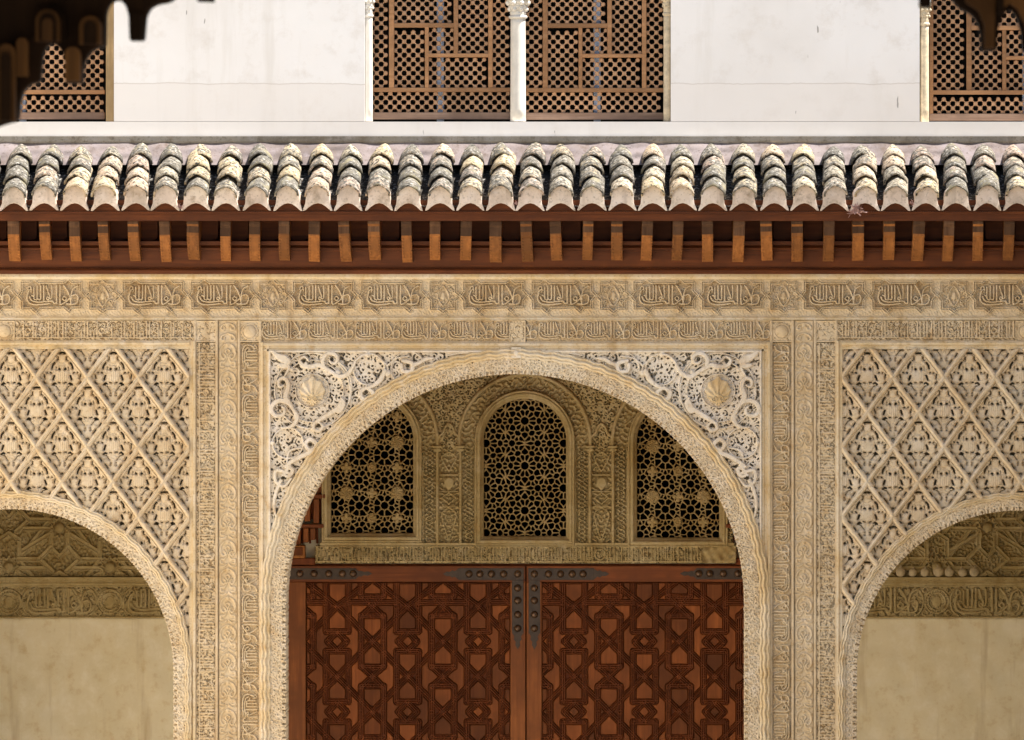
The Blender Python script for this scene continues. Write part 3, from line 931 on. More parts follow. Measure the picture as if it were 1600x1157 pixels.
# ---- lozenge net panels over the side arches
LA, LB = 39.9, 54.5
def lozenge_relief(seed=0):
    r = Relief(-41, -56, 41, 56, 1.2, 0)
    X, Y = r.X, r.Y
    ax = np.abs(X)
    nrm = LA * LB / math.hypot(LA, LB)
    d = (1 - ax / LA - np.abs(Y) / LB) * nrm
    # slightly bowed ribs, ogee head
    d = d + 0.9 * np.sin(np.abs(Y) / LB * math.pi * 2) * (Y < 0)
    H = np.full(X.shape, -10.0)
    H += 2.6 * sstep(verm(ax, Y, 5.0, 5 + seed), 0.0, 0.5)
    # palmette body and leaves
    def dome(cx, cy, rx, ry, h):
        nonlocal H
        u = np.hypot((ax - cx) / rx, (Y - cy) / ry)
        H = np.where(u < 1, np.maximum(H, -10 + h * np.sqrt(np.clip(1 - u * u, 0, 1)) + 3), H)
    dome(0, -3, 10, 15, 6); dome(0, -30, 6, 7, 5); dome(20, 3, 8, 8, 6); dome(0, 32, 8, 10, 5); dome(10, 25, 5, 5, 5); dome(12, -20, 6, 6, 4)
    H += 1.3 * np.cos(ax * 2.0) * ((ax < 9) & (Y > -8) & (Y < 12))
    # moulded rib
    upw = sstep(-Y, -6, 6)
    H = np.where(d < 9.5, np.maximum(H, -3 - 9 * (1 - upw)), H)
    u = (d - 6.6) / 2.0
    H = np.where(np.abs(u) < 1, np.maximum(H, (6 * np.sqrt(np.clip(1 - u * u, 0, 1)) - 1) * upw - 10 * (1 - upw)), H)
    u = d / 4.3
    H = np.where(u < 1, np.maximum(H, 22 * np.sqrt(np.clip(1 - u * u, 0, 1))), H)
    r.H = H
    ST = [([(0, -38), (4.2, -37.3)], 1.5), ([(6.8, -31.5), (6.9, -27), (9.3, -25.6)], 1.1), ([(12.3, -22.3), (15.2, -18.5), (16.4, -13.2)], 1.7),
          ([(4.6, -12.8), (4.4, -12.4)], 2.0), ([(9.2, -16), (9.4, -11.5)], 0.75), ([(24, -7.2), (23.7, -6.6)], 1.3), ([(18.4, -7.2), (17.6, -6.4)], 1.5),
          ([(28.6, -4), (27.3, 1.6)], 1.15), ([(12.6, -2), (14.6, 4)], 1.8), ([(10, 10.6), (12.5, 9.4), (15.4, 12)], 1.7), ([(3, 9), (6.4, 8.6)], 1.1),
          ([(29.2, 7.6), (26.6, 10.2)], 1.2), ([(13, 13.4), (9.8, 14.2), (7.4, 17.8), (4.8, 20.8)], 1.0), ([(21, 17.2), (18, 22)], 1.3),
          ([(4, 24.8), (4, 25.4)], 1.0), ([(4, 28.6), (4, 29)], 0.9), ([(13, 28), (9.2, 33.6)], 1.15), ([(0, 41.6), (1.8, 42.6)], 1.0)]
    g = np.random.default_rng(seed)
    for pts, w in ST:
        for sg in (-1, 1):
            j = g.uniform(-0.5, 0.5, 2) * (seed > 0)
            r.stroke([(sg * x + j[0], y + j[1]) for x, y in pts], w * 1.22, 0, pierce=True)
    # a drilled hole sinks steeply round its rim
    hole = r.hole
    nb = hole.copy(); nb[1:] |= hole[:-1]; nb[:-1] |= hole[1:]; nb[:, 1:] |= hole[:, :-1]; nb[:, :-1] |= hole[:, 1:]
    r.H = np.where(nb, np.minimum(r.H, -13), r.H)
    r.wear(1.0, 30 + seed)
    r.d = d
    return r
LZ = [lozenge_relief(i) for i in range(3)]
LZm = [cmask(l.X, l.Y, lambda X, Y: np.abs(X) / LA + np.abs(Y) / LB <= 1.0) for l in LZ]
def lz_map(cx, cy):
    return lambda X, Y: (X + cx, Y + cy)
LZme = [l.mesh('lozenge', M['sebka'], 0, m, 0.06, lz_map(0, 0)) for l, m in zip(LZ, LZm)]
def sebka(side):
    c = AL if side < 0 else AR
    mir = (lambda x: x) if side < 0 else (lambda x: 1610 + 2 - x)
    xin = 296.5                    # inner frame edge on the left panel
    mb = MB()
    xe0, xe1 = sorted((mir(xin), mir(-300)))
    xa = WX(max(xe0, XL)); xb = WX(min(xe1, XR))
    mb.xprism([(0.03, WZ(533)), (-0.010, WZ(533)), (-0.020, WZ(536)), (-0.018, WZ(539)), (-0.004, WZ(540.5)), (-0.006, WZ(546)), (0.03, WZ(546))], xa, xb)
    q = [mir(x) for x in (305.2, 302, 300, 296)]
    prof = [(WX(q[0]), 0.03), (WX(q[0]), -0.018), (WX(q[1]), -0.020), (WX(q[2]), -0.004), (WX(q[3]), -0.006), (WX(q[3]), 0.03)]
    b = len(mb.v); n = len(prof)
    mb.v += [(x, y, WZ(YB)) for x, y in prof] + [(x, y, WZ(533.2)) for x, y in prof]
    mb.f += [(b + i, b + (i + 1) % n, b + n + (i + 1) % n, b + n + i) for i in range(n)]
    mb.f += [tuple(b + i for i in reversed(range(n))), tuple(b + n + i for i in range(n))]
    panel = part('lozenge_panel', mb.mesh('lozenge_panel', M['ochre']))
    kb = kufic_band(90 + side)
    f = (lambda X, Y: (X + 24.0, Y + 501)) if side < 0 else (lambda X, Y: (X + 1306.0, Y + 501))
    stuff(part('kufic_band', kb.mesh('kufic_band', M['stucco'], 0, None, 0.03, f), None, panel))
    for bx in ((7.0, False), (-26.5, True)):
        part('boss_block', boss_block(mir(bx[0]) - (0 if side < 0 else 2), bx[1]), None, panel)
    cnt = 0
    for row in range(-1, 11):
        for k in range(-1, 6):
            cx = 256.5 - 79.8 * k - (39.9 if row % 2 else 0)
            cy = 589.5 + 54.5 * row
            cx = mir(cx)
            if cx < XL + 20 or cx > XR - 20:
                continue
            corners = [(cx, cy - LB), (cx, cy + LB), (cx - LA, cy), (cx + LA, cy)]
            dd = [float(arch_out(np.array(x), np.array(y), c, RO1 - 6)) for x, y in corners]
            whole = min(dd) > 0 and cy - LB > 545 and (cx + LA < xin if side < 0 else cx - LA > mir(xin))
            vi = (row * 5 + k * 3 + (7 if side > 0 else 0)) % 3
            if whole:
                o = part('lozenge', LZme[vi], None, panel)
                o.location = ((cx) / 250.0, 0, -(cy) / 250.0)
                cnt += 1
                continue
            if max(dd) < 0:
                continue
            def keep(X, Y):
                u = X + cx; v = Y + cy
                ok = (np.abs(X) / LA + np.abs(Y) / LB <= 1.0) & (v > 545.5) & (arch_out(u, v, c, RO1 - 4) > 0)
                return ok & ((u < xin) if side < 0 else (u > mir(xin))) & (v < YB)
            l = LZ[vi]
            m = cmask(l.X, l.Y, keep)
            if m.sum() < 60:
                continue
            part('lozenge', l.mesh('lozenge', M['sebka'], 0, m, 0.06, lz_map(cx, cy)), None, panel)
    return panel
sebka(-1); sebka(1)

# ================================================================== white upper wall with its openings
def upper_wall():
    mb = MB()
    top = WZ(-230, UW)
    f = UW; bk = UW + 0.30
    ys = WZ(190, UW)
    # piers between the openings, in pixels on the wall
    for xa, xb in ((178, 570), (1048, 1437)):
        mb.box(WX(xa, UW), WX(xb, UW), f, bk, ys, top)
    for xa, xb in ((XL - 150, -260), (1890, XR + 190)):
        mb.box(WX(xa, UW), WX(xb, UW), f, bk, ys, top)
    mb.box(WX(XL - 150, UW), WX(XR + 190, UW), f, bk, WZ(424, UW), ys - 0.002)
    mb.box(WX(XL - 150, UW), WX(XR + 190, UW), f + 0.001, bk, WZ(-150, UW), top)
    return mb.mesh('upper_wall', M['white'], 0.0)
uw = tag(put('upper_wall', upper_wall()), 'white plastered upper storey wall with lattice window openings above the roof', 'wall')
mb = MB()
mb.xprism([(UW - 0.005, WZ(212.8, UW)), (UW - 0.046, WZ(213.4, UW)), (UW - 0.043, WZ(221.5, UW)), (UW - 0.030, WZ(224.5, UW)), (UW - 0.005, WZ(224.5, UW))], WX(XL), WX(XR))
led = put('stone_ledge', mb.mesh('stone_ledge'), M['ledge'], uw)
# dark rooms behind
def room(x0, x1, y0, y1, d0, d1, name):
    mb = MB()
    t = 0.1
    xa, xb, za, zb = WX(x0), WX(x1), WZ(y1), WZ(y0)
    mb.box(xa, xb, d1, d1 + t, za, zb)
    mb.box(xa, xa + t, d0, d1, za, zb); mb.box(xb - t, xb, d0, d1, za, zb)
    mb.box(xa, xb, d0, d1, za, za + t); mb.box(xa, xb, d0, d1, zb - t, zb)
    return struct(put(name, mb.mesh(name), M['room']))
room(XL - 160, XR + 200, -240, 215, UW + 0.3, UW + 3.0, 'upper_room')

# ---- turned wooden lattices
PIT = 7.15
def lattice_panel(x0, y0, x1, y1, d):
    """crossed diagonal sticks with a turned bead on each crossing"""
    mb = MB()
    k = 1 / 250.0
    g = random.Random(int(x0 * 7 + y0))
    xm, ym = x1 - x0, y1 - y0
    ox, oz = WX(x0, d), WZ(y1, d)
    nx, ny = int(xm / PIT) + 2, int(ym / PIT) + 2
    W, Hh = xm * k, ym * k
    r = 0.0152
    # beads as faceted buttons
    for i in range(nx):
        for j in range(ny):
            if (i + j) % 2:
                continue
            cx = (i * PIT + 1.5) * k; cz = (j * PIT + 1.5) * k
            if cx > W - 0.003 or cz > Hh - 0.003:
                continue
            cx += ox; cz += oz
            b = len(mb.v); n = 8
            rr = r * g.uniform(0.93, 1.05)
            for (q, yy) in ((rr * 0.9, d + 0.014), (rr, d + 0.004), (rr * 0.7, d - 0.006)):
                for a in range(n):
                    t = 6.2832 * (a + 0.5) / n
                    mb.v.append((min(max(cx + q * math.cos(t), ox), ox + W), yy, min(max(cz + q * math.sin(t), oz), oz + Hh)))
            for q in range(2):
                for a in range(n):
                    c_ = (a + 1) % n
                    mb.f.append((b + q * n + a, b + q * n + c_, b + (q + 1) * n + c_, b + (q + 1) * n + a))
            mb.f.append(tuple(b + 2 * n + a for a in range(n)))
            # four short diagonal pegs to the neighbours
            for sx, sz in ((1, 1), (1, -1)):
                x2, z2 = cx + sx * PIT * k, cz + sz * PIT * k
                if x2 > ox + W or z2 > oz + Hh or z2 < oz:
                    continue
                w = 0.0036
                nxv, nzv = -sz * w * 0.707, sx * w * 0.707
                b = len(mb.v)
                mb.v += [(cx + nxv, d + 0.002, cz + nzv), (cx - nxv, d + 0.002, cz - nzv), (x2 - nxv, d + 0.002, z2 - nzv), (x2 + nxv, d + 0.002, z2 + nzv),
                         (cx + nxv, d + 0.012, cz + nzv), (cx - nxv, d + 0.012, cz - nzv), (x2 - nxv, d + 0.012, z2 - nzv), (x2 + nxv, d + 0.012, z2 + nzv)]
                mb.f += [(b, b + 1, b + 2, b + 3), (b, b + 4, b + 5, b + 1), (b + 3, b + 2, b + 6, b + 7)]
    me = bpy.data.meshes.new('lattice_panel')
    me.from_pydata(mb.v, [], mb.f)
    me.materials.append(M['lattice'])
    return me
LD = UW + 0.13
def lattice_window(x0, x1, off, yb, label, sill_y, mid_y, stile0=False):
    t = empty('lattice_screen', (WX((x0 + x1) / 2, LD), LD, WZ(sill_y, LD)))
    tag(t, label, 'lattice', 'turned wood lattice windows of the upper wall')
    ytop = -140
    V_ = [(608, 616, ytop, mid_y), (664, 670, 42, mid_y), (709, 716, ytop, 86), (763, 770, ytop, mid_y)]
    Hz = [(37, 44, 616, 709), (84.5, 90.5, 670, 763)]
    dy = mid_y - 138
    def rail(xa, xb, ya, yb_, mat, nm, dd=0.0):
        xa, xb = max(xa, x0), min(xb, x1)
        if xb - xa < 1:
            return
        mb = MB(); mb.box(WX(xa, LD), WX(xb, LD), LD - 0.022 - dd, LD + 0.02, WZ(yb_, LD), WZ(ya, LD))
        adopt(put(nm, mb.mesh(nm, None, 0.002), mat), t)
    for xa, xb, ya, yb_ in V_:
        rail(xa + off, xb + off, ya + (dy if ya > -100 else 0), yb_ + (dy if yb_ == 86 else 0), M['lattrail'], 'stile')
    for ya, yb_, xa, xb in Hz:
        rail(xa + off - 0.3, xb + off + 0.3, ya + dy, yb_ + dy, M['lattrail'], 'rail', 0.001)
    rail(x0, x1, mid_y, mid_y + 6.5, M['lattrail'], 'rail', 0.002)
    rail(x0, x1, sill_y - 11, sill_y, M['lattsill'], 'bottom_rail', 0.004)
    if stile0:
        rail(x0, x0 + 6, ytop, sill_y - 11, M['lattrail'], 'stile', 0.003)
    L_ = x0 + off * 0
    comps = [(x0, ytop, 608 + off, mid_y), (616 + off, ytop, 709 + off, 37 + dy), (716 + off, ytop, 763 + off, 84.5 + dy), (770 + off, ytop, x1, mid_y),
             (616 + off, 44 + dy, 664 + off, mid_y), (670 + off, 44 + dy, 709 + off, 84.5 + dy), (670 + off, 90.5 + dy, 763 + off, mid_y), (x0, mid_y + 6.5, x1, sill_y - 11)]
    for xa, ya, xb, yb_ in comps:
        xa, xb = max(xa, x0), min(xb, x1)
        if xb - xa < 5:
            continue
        adopt(put('lattice_panel', lattice_panel(xa, ya, xb, yb_, LD)), t)
    # a pale blue strip added behind the lattice imitates a gleam of sky
    return t
lattice_window(580, 798, 0, 187, 'brown turned-wood lattice window between white corner column and slim white middle column', 187, 137.5)
lattice_window(822, 1037, 240, 187, 'brown turned-wood lattice window between slim white middle column and tan corner column', 187.5, 138)
lattice_window(1452, 1690, 902, 188, 'turned-wood lattice window beside the rough yellowed corner column', 189, 141.5, True)
lattice_window(-55, 164, -874, 187, 'turned-wood lattice window with the tan wooden jamb, behind dark carved pendants', 187, 141)
for px, lb in ((688, 'blue-grey strip imitating a sky gleam, seen through lattice left of the white middle column'), (933, 'blue-grey strip imitating a sky gleam, seen through lattice between middle column and tan corner column'), (1603, 'blue-grey strip imitating a sky gleam behind lattice next to the yellowed corner column'), (35, 'blue-grey strip imitating a sky gleam behind lattice next to the tan jamb')):
    mb = MB()
    d = LD + 0.035
    mb.box(WX(px - 5.5, d), WX(px + 5.5, d), d, d + 0.05, WZ(205, d), WZ(-140, d))
    tag(put('sky_gleam_strip', mb.mesh('sky_gleam_strip', None, 0.004), M['skygleam']), lb, 'post', 'sky gleam strips behind the upper lattices')  # added strip, coloured to pass for a slit of sky

# ---- marble colonnettes of the upper windows
def colonnette(px, r_px, ycap, ybase, mat, label, d=UW + 0.06, half=False):
    t = empty('marble_colonnette', (WX(px, d), d, WZ(ybase, d)))
    tag(t, label, 'column')
    r = r_px / 250.0
    x = WX(px, d)
    mb = MB()
    mb.lathe(x, d, [(r * 1.02, WZ(ybase, d)), (r, WZ(ybase - 20, d)), (r * 0.97, WZ(ycap + 10, d)), (r * 0.97, WZ(ycap + 2, d))], 20)
    adopt(put('shaft', mb.mesh('shaft', None, 0, True), mat), t)
    mb = MB()
    mb.lathe(x, d, [(r * 1.05, WZ(ycap + 3, d)), (r * 1.22, WZ(ycap + 1, d)), (r * 1.22, WZ(ycap - 1, d)), (r * 1.05, WZ(ycap - 2.5, d))], 20)
    adopt(put('necking', mb.mesh('necking', None, 0, True), mat), t)
    mb = MB()
    h = 24
    mb.lathe(x, d, [(r * 1.0, WZ(ycap - 2.5, d)), (r * 1.06, WZ(ycap - 6, d)), (r * 0.98, WZ(ycap - 10, d)), (r * 1.3, WZ(ycap - 16, d)), (r * 1.15, WZ(ycap - 18, d)), (r * 1.45, WZ(ycap - 25, d)), (r * 1.3, WZ(ycap - 27, d))], 16)
    for i in range(8):
        a = 6.2832 * (i + 0.5) / 8
        for rr, zz, s in ((1.15, 12, 0.30), (1.38, 22, 0.34)):
            cx, cy = x + r * rr * math.cos(a), d + r * rr * math.sin(a)
            z = WZ(ycap - zz, d); q = r * s
            mb.lathe(cx, cy, [(q * 0.4, z - q), (q, z - q * 0.3), (q, z + q * 0.3), (q * 0.4, z + q)], 8)
    mb.box(x - r * 1.5, x + r * 1.5, d - r * 1.5, d + r * 1.5, WZ(ycap - 33, d), WZ(ycap - 27.5, d))
    adopt(put('capital', mb.mesh('capital'), mat), t)
    mb = MB()
    mb.box(x - r * 1.45, x + r * 1.45, d - r * 1.4, d + r * 1.4, WZ(-150, d), WZ(ycap - 33, d))
    adopt(put('impost', mb.mesh('impost', None, 0.004), M['white']), t)
    return t
colonnette(809.5, 12.2, 27, 190, M['marble'], 'slim white marble column dividing the two middle lattice windows')
colonnette(576, 6.5, 25, 190, M['marble'], 'thin white marble corner column where the white wall meets the lattice')
colonnette(1042.5, 6.0, 22, 190, M['marbleold'], 'thin tan corner column with a yellowed capital beside the lattice')
colonnette(1444.5, 7.0, 38, 191, M['marbleold'], 'rough yellowed corner column with flaking paint beside the lattice')
mb = MB()
mb.box(WX(165, UW), WX(178, UW), UW + 0.02, UW + 0.2, WZ(192, UW), WZ(-150, UW))
tag(put('wooden_jamb', mb.mesh('wooden_jamb', None, 0.004), M['jamb']), 'tan weathered wooden post at the edge of the lattice window', 'post')

# ================================================================== tiled roof
roof = empty('tiled_roof', (WX(805), 0.0, WZ(330)))
tag(roof, 'lean-to roof of lichened clay barrel tiles below the white wall', 'roof')
EY = -0.40                                   # eave line
COLS = 38
PITCH = math.atan2(0.285, 0.62)
def tile_mesh(var):
    g = random.Random(var)
    L = 0.27; n = 12; r0, r1 = 0.077, 0.062; th = 0.013
    V = []; F = []
    ks = 4
    for k in range(ks):
        t = k / (ks - 1)
        r = r0 + (r1 - r0) * t
        for inner in (0, 1):
            for i in range(n + 1):
                a = math.pi * (i / n)
                rr = r - th * inner
                wob = 1 + g.uniform(-0.02, 0.02)
                x = -math.cos(a) * rr * wob
                z = (0.45 * math.sin(a) ** 0.85 + 0.55 * (1 - abs(math.cos(a)) ** 1.35)) * rr * 0.86 * wob - 0.012 * (abs(math.cos(a)) > 0.98)
                V.append((x, t * L, z))
    m = n + 1
    for k in range(ks - 1):
        for i in range(n):
            a = k * 2 * m + i; b = (k + 1) * 2 * m + i
            F.append((a, a + 1, b + 1, b)); F.append((a + m, b + m, b + m + 1, a + m + 1))
        a = k * 2 * m; b = (k + 1) * 2 * m
        F.append((a, b, b + m, a + m)); F.append((a + n, a + m + n, b + m + n, b + n))
    for i in range(n):
        F.append((i, i + m, i + m + 1, i + 1))
    me = bpy.data.meshes.new('roof_tile'); me.from_pydata(V, [], F)
    for p in me.polygons:
        p.use_smooth = True
    me.materials.append(M['tile'])
    return me
TM = [tile_mesh(i) for i in range(6)]
def plug_mesh(var):
    g = random.Random(50 + var)
    k = 1 / 250.0
    P = []
    w = lambda v: v * (1 + g.uniform(-0.04, 0.04))
    for i in range(9):
        a = math.pi * i / 8
        P.append((-math.cos(a) * w(17.5), 14 + math.sin(a) * w(11)))
    P += [(w(17.6), 6), (w(18.5), -3), (21.5, -10), (22.5, -14), (19.5, -13.5)]
    for i in range(1, 6):
        t = i / 6
        P.append((19.5 - 39 * t, -13.5 + 11.5 * math.sin(math.pi * t)))
    P += [(-19.5, -13.5), (-22.5, -14), (-21.5, -10), (-w(18.5), -3), (-w(17.6), 6)]
    mb = MB()
    mb.yprism([(x * k, z * k) for x, z in P], 0.0, 0.20)
    return mb.mesh('mortar_plug', M['mortar'], 0.002)
PM = [plug_mesh(i) for i in range(4)]
def gutter_mesh():
    V = []; F = []
    n = 6
    rows = []
    for t in range(5):
        for e in (0, 1):
            rows.append((0.155 * (t + e * 0.99), 0.014 * (1 - e)))
    for s, dz in rows:
        for i in range(n + 1):
            a = math.pi * i / n
            V.append((-math.cos(a) * 0.075, s, dz - 0.045 * math.sin(a) + 0.03))
    for k in range(len(rows) - 1):
        for i in range(n):
            a = k * (n + 1) + i
            F.append((a, a + 1, a + n + 2, a + n + 1))
    me = bpy.data.meshes.new('pan_tile'); me.from_pydata(V, [], F); me.materials.append(M['gutter'])
    return me
GM = gutter_mesh()
ZE = WZ(306, EY)
gr = random.Random(5)
cp, sp_ = math.cos(PITCH), math.sin(PITCH)
EX = 0.168
for c in range(-3, COLS - 1):
    px = 20.5 + 47.57 * c
    x = WX(px, EY)
    for i in range(4):
        s = i * EX
        o = put('roof_tile', TM[gr.randrange(6)])
        o.location = (x + gr.uniform(-0.006, 0.006), EY + s * cp + gr.uniform(-0.008, 0.008), ZE + s * sp_ + 0.006 + gr.uniform(-0.004, 0.004))
        o.rotation_euler = (PITCH - 0.06 + gr.uniform(-0.04, 0.03), gr.uniform(-0.09, 0.09), gr.uniform(-0.08, 0.08))
        q = gr.uniform(0.95, 1.04); o.scale = (q, 1, q * gr.uniform(0.94, 1.06))
        adopt(o, roof)
    o = put('mortar_plug', PM[gr.randrange(4)])
    o.location = (x + gr.uniform(-0.004, 0.004), EY + 0.012 + gr.uniform(-0.006, 0.006), WZ(315.5, EY))
    o.scale = (gr.choice((-1, 1)) * gr.uniform(0.96, 1.03), 1, gr.uniform(0.97, 1.03))
    adopt(o, roof)
    o = put('pan_tile', GM)
    o.location = (x + 47.57 / 500.0, EY + 0.05, ZE - 0.068)
    o.rotation_euler = (PITCH, 0, 0)
    adopt(o, roof)
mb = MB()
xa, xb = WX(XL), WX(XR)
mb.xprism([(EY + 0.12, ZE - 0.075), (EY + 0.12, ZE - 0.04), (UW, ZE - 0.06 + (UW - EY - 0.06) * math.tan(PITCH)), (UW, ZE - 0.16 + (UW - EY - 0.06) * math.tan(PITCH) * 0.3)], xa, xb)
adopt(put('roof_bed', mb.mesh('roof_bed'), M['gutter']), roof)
fl = Relief(XL, 0, XR, 44, 0.3)
fl.H = 3 * verm(fl.X, fl.Y * 2, 60, 4, 10, 0.7)
V, Q = fl.data(0.0, None, None)
t = (V[:, 2] - V[:, 2].min()) / (V[:, 2].max() - V[:, 2].min())
V[:, 1] = V[:, 1] + (UW - 0.03) * t + (0.08) * (1 - t)
V[:, 2] = WZ(223, UW) * t + WZ(258, 0.08) * (1 - t)
adopt(put('mortar_fillet', mesh_np('mortar_fillet', V, Q, M['fillet'])), roof)

# ---- dried plants rooted in the gutters
def dry_plant(px, py, size, label, seed, n=26):
    g = random.Random(seed)
    x, y, z = WX(px, EY), EY + 0.015, WZ(py, EY)
    V = []; F = []
    for i in range(n):
        a = g.uniform(-1.4, 1.4); e = g.uniform(-0.5, 1.5)
        L = size * g.uniform(0.4, 1.0)
        p = Vector((x + g.uniform(-.3, .3) * size, y + 0.008, z + g.uniform(-.15, .15) * size))
        dv = Vector((math.sin(a) * math.cos(e), -abs(math.cos(a)) * 0.5, math.sin(e) * 0.8))
        w = size * 0.05
        for s in range(3):
            q = p + dv * L / 3
            dv = (dv + Vector((g.uniform(-.5, .5), g.uniform(-.3, .3), g.uniform(-.6, .2)))).normalized()
            b = len(V)
            V += [(p.x - w, p.y, p.z - w), (p.x + w, p.y, p.z + w), (q.x + w, q.y, q.z + w), (q.x - w, q.y, q.z - w), (p.x, p.y - 2 * w, p.z), (q.x, q.y - 2 * w, q.z)]
            F += [(b, b + 1, b + 2, b + 3), (b + 1, b + 4, b + 5, b + 2), (b + 4, b, b + 3, b + 5)]
            p = q
    me = bpy.data.meshes.new('dried_plant'); me.from_pydata(V, [], F); me.materials.append(M['dryplant'])
    tag(put('dried_plant', me), label, 'plant')
dry_plant(1338, 331, 0.062, 'pinkish dried plant hanging from tile edge over the brackets, the largest one', 1, 60)
dry_plant(280, 325, 0.035, 'small pinkish dried tuft between two eave tiles', 2, 36)
dry_plant(1425, 318, 0.028, 'tiny pale dried sprig in the gutter between eave tiles', 3)
dry_plant(806, 318, 0.022, 'tiny pale dried weed lodged between eave tiles above the arch', 4)

# ================================================================== wooden eave with its brackets
eave = empty('wooden_eave', (WX(805), -0.1, WZ(429)))
tag(eave, 'reddish wooden eave with a row of carved brackets under the roof tiles', 'eave')
def addp(name, mb, mat, bevel=0.0, label=None):
    o = adopt(put(name, mb.mesh(name, None, bevel), mat), eave)
    if label:
        o['label'] = label
    return o
FY = -0.33
mb = MB(); mb.xprism([(FY, WZ(345.5, FY)), (FY, WZ(334.5, FY)), (FY - 0.012, WZ(334, FY)), (FY - 0.012, WZ(331, FY)), (-0.05, WZ(331, FY)), (-0.05, WZ(338, FY)), (FY + 0.03, WZ(345.5, FY))], xa, xb)
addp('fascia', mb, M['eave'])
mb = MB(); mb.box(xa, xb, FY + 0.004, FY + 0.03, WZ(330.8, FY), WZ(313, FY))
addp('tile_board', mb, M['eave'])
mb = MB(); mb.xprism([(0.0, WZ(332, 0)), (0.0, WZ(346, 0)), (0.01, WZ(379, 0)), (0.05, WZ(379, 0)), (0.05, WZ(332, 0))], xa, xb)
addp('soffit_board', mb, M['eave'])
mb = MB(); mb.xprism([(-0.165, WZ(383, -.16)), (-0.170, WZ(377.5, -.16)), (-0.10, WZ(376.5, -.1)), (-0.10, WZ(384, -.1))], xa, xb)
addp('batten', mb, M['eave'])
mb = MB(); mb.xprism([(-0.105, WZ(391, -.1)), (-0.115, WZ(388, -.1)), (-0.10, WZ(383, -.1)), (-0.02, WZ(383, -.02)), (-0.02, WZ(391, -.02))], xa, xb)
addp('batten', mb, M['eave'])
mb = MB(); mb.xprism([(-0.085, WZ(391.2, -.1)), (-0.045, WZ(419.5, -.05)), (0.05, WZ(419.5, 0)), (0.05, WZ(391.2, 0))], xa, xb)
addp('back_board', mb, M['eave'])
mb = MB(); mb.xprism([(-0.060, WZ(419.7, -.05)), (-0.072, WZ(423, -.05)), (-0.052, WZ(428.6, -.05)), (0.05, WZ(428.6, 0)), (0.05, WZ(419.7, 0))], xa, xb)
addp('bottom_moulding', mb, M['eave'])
def bracket_mesh():
    k = 1 / 250.0
    mb = MB()
    w0 = 8.6 * k
    yt = 0.0
    # profile (y, z) measured from the top of the front face
    prof = [(-0.315, 0), (-0.315, -0.020), (-0.300, -0.036), (-0.300, -0.092), (-0.285, -0.104), (-0.262, -0.140), (-0.225, -0.185), (-0.175, -0.225), (-0.130, -0.249), (-0.04, -0.249), (-0.04, 0.0)]
    mb.xprism(prof, -w0, w0)
    # bead rows cut along both edges of the nose
    for sg in (-1, 1):
        for i in range(8):
            t = i / 7
            z = -0.110 - t * 0.125
            ys = np.interp(-z, [0.104, 0.140, 0.185, 0.225, 0.249], [-0.285, -0.262, -0.225, -0.175, -0.130])
            mb.box(sg * w0 * 0.74 - 0.004, sg * w0 * 0.74 + 0.004, ys - 0.006, ys + 0.02, z - 0.0042, z + 0.0042)
    return mb.mesh('bracket', M['bracket'], 0.0)
BM = bracket_mesh()
def bay_mesh():
    mb = MB(); k = 1 / 250.0
    P = [(-14.5, 0), (14.5, 0), (14.5, -24)]
    for i in range(1, 8):
        a = math.pi * i / 8
        P.append((14.5 - 14.5 * (1 - math.cos(a)), -24 - 7 * math.sin(a)))
    P.append((-14.5, -24))
    mb.yprism([(x * k, z * k) for x, z in P], -0.075, -0.055)
    return mb.mesh('bay_board', M['eave'])
BAY = bay_mesh()
for i in range(-3, 37):
    o = put('bay_board', BAY)
    o.location = (WX(19.5 + 47.2 * (i + 0.5), -0.06), 0, WZ(346, -.06))
    adopt(o, eave)
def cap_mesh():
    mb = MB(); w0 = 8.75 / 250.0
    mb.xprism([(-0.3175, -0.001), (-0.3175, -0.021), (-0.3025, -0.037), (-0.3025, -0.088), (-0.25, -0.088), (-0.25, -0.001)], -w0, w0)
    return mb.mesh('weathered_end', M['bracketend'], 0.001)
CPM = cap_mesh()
for i in range(-3, 38):
    px = 19.5 + 47.2 * i
    o = put('bracket', BM)
    o.location = (WX(px, -0.3) + gr.uniform(-.004, .004), gr.uniform(-.006, .006), WZ(345.8, -.3))
    o.rotation_euler = (0, gr.uniform(-.03, .03), gr.uniform(-.03, .03))
    o.scale = (gr.uniform(.90, 1.06), gr.uniform(.97, 1.03), gr.uniform(.96, 1.03))
    adopt(o, eave)
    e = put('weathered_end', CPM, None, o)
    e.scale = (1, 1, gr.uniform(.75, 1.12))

# ================================================================== gallery behind the arches
# structural back wall with the three arched window openings
WINS = [(581.0, 688.0, 64.0, 833.5), (820.0, 688.0, 64.0, 838.5), (1059.5, 690.0, 64.0, 840.5)]
def win_sd(X, Y, w):
    a = np.where(Y < w[1], np.hypot(X - w[0], Y - w[1]) - w[2], np.abs(X - w[0]) - w[2])
    return np.maximum(a, Y - w[3])
gw = Relief(XL - 30, 500, XR + 30, 1660, 0.2)
gm = cmask(gw.X, gw.Y, lambda X, Y: (np.minimum.reduce([win_sd(X, Y, w) for w in WINS]) > 9))
part_wall = struct(put('gallery_wall', gw.mesh('gallery_wall', M['plain'], DG + 0.09, gm, 0.25)))
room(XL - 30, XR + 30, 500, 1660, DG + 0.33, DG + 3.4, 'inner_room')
mb = MB()
mb.box(WX(XL) - 0.25, WX(XR) + 0.25, 0.12, DG + 0.4, WZ(516), WZ(500))
struct(put('gallery_ceiling', mb.mesh('gallery_ceiling'), M['redwood']))
mb = MB()
mb.box(WX(XL) - 0.25, WX(XL) - 0.02, 0.12, DG + 0.4, 0.0, WZ(517))
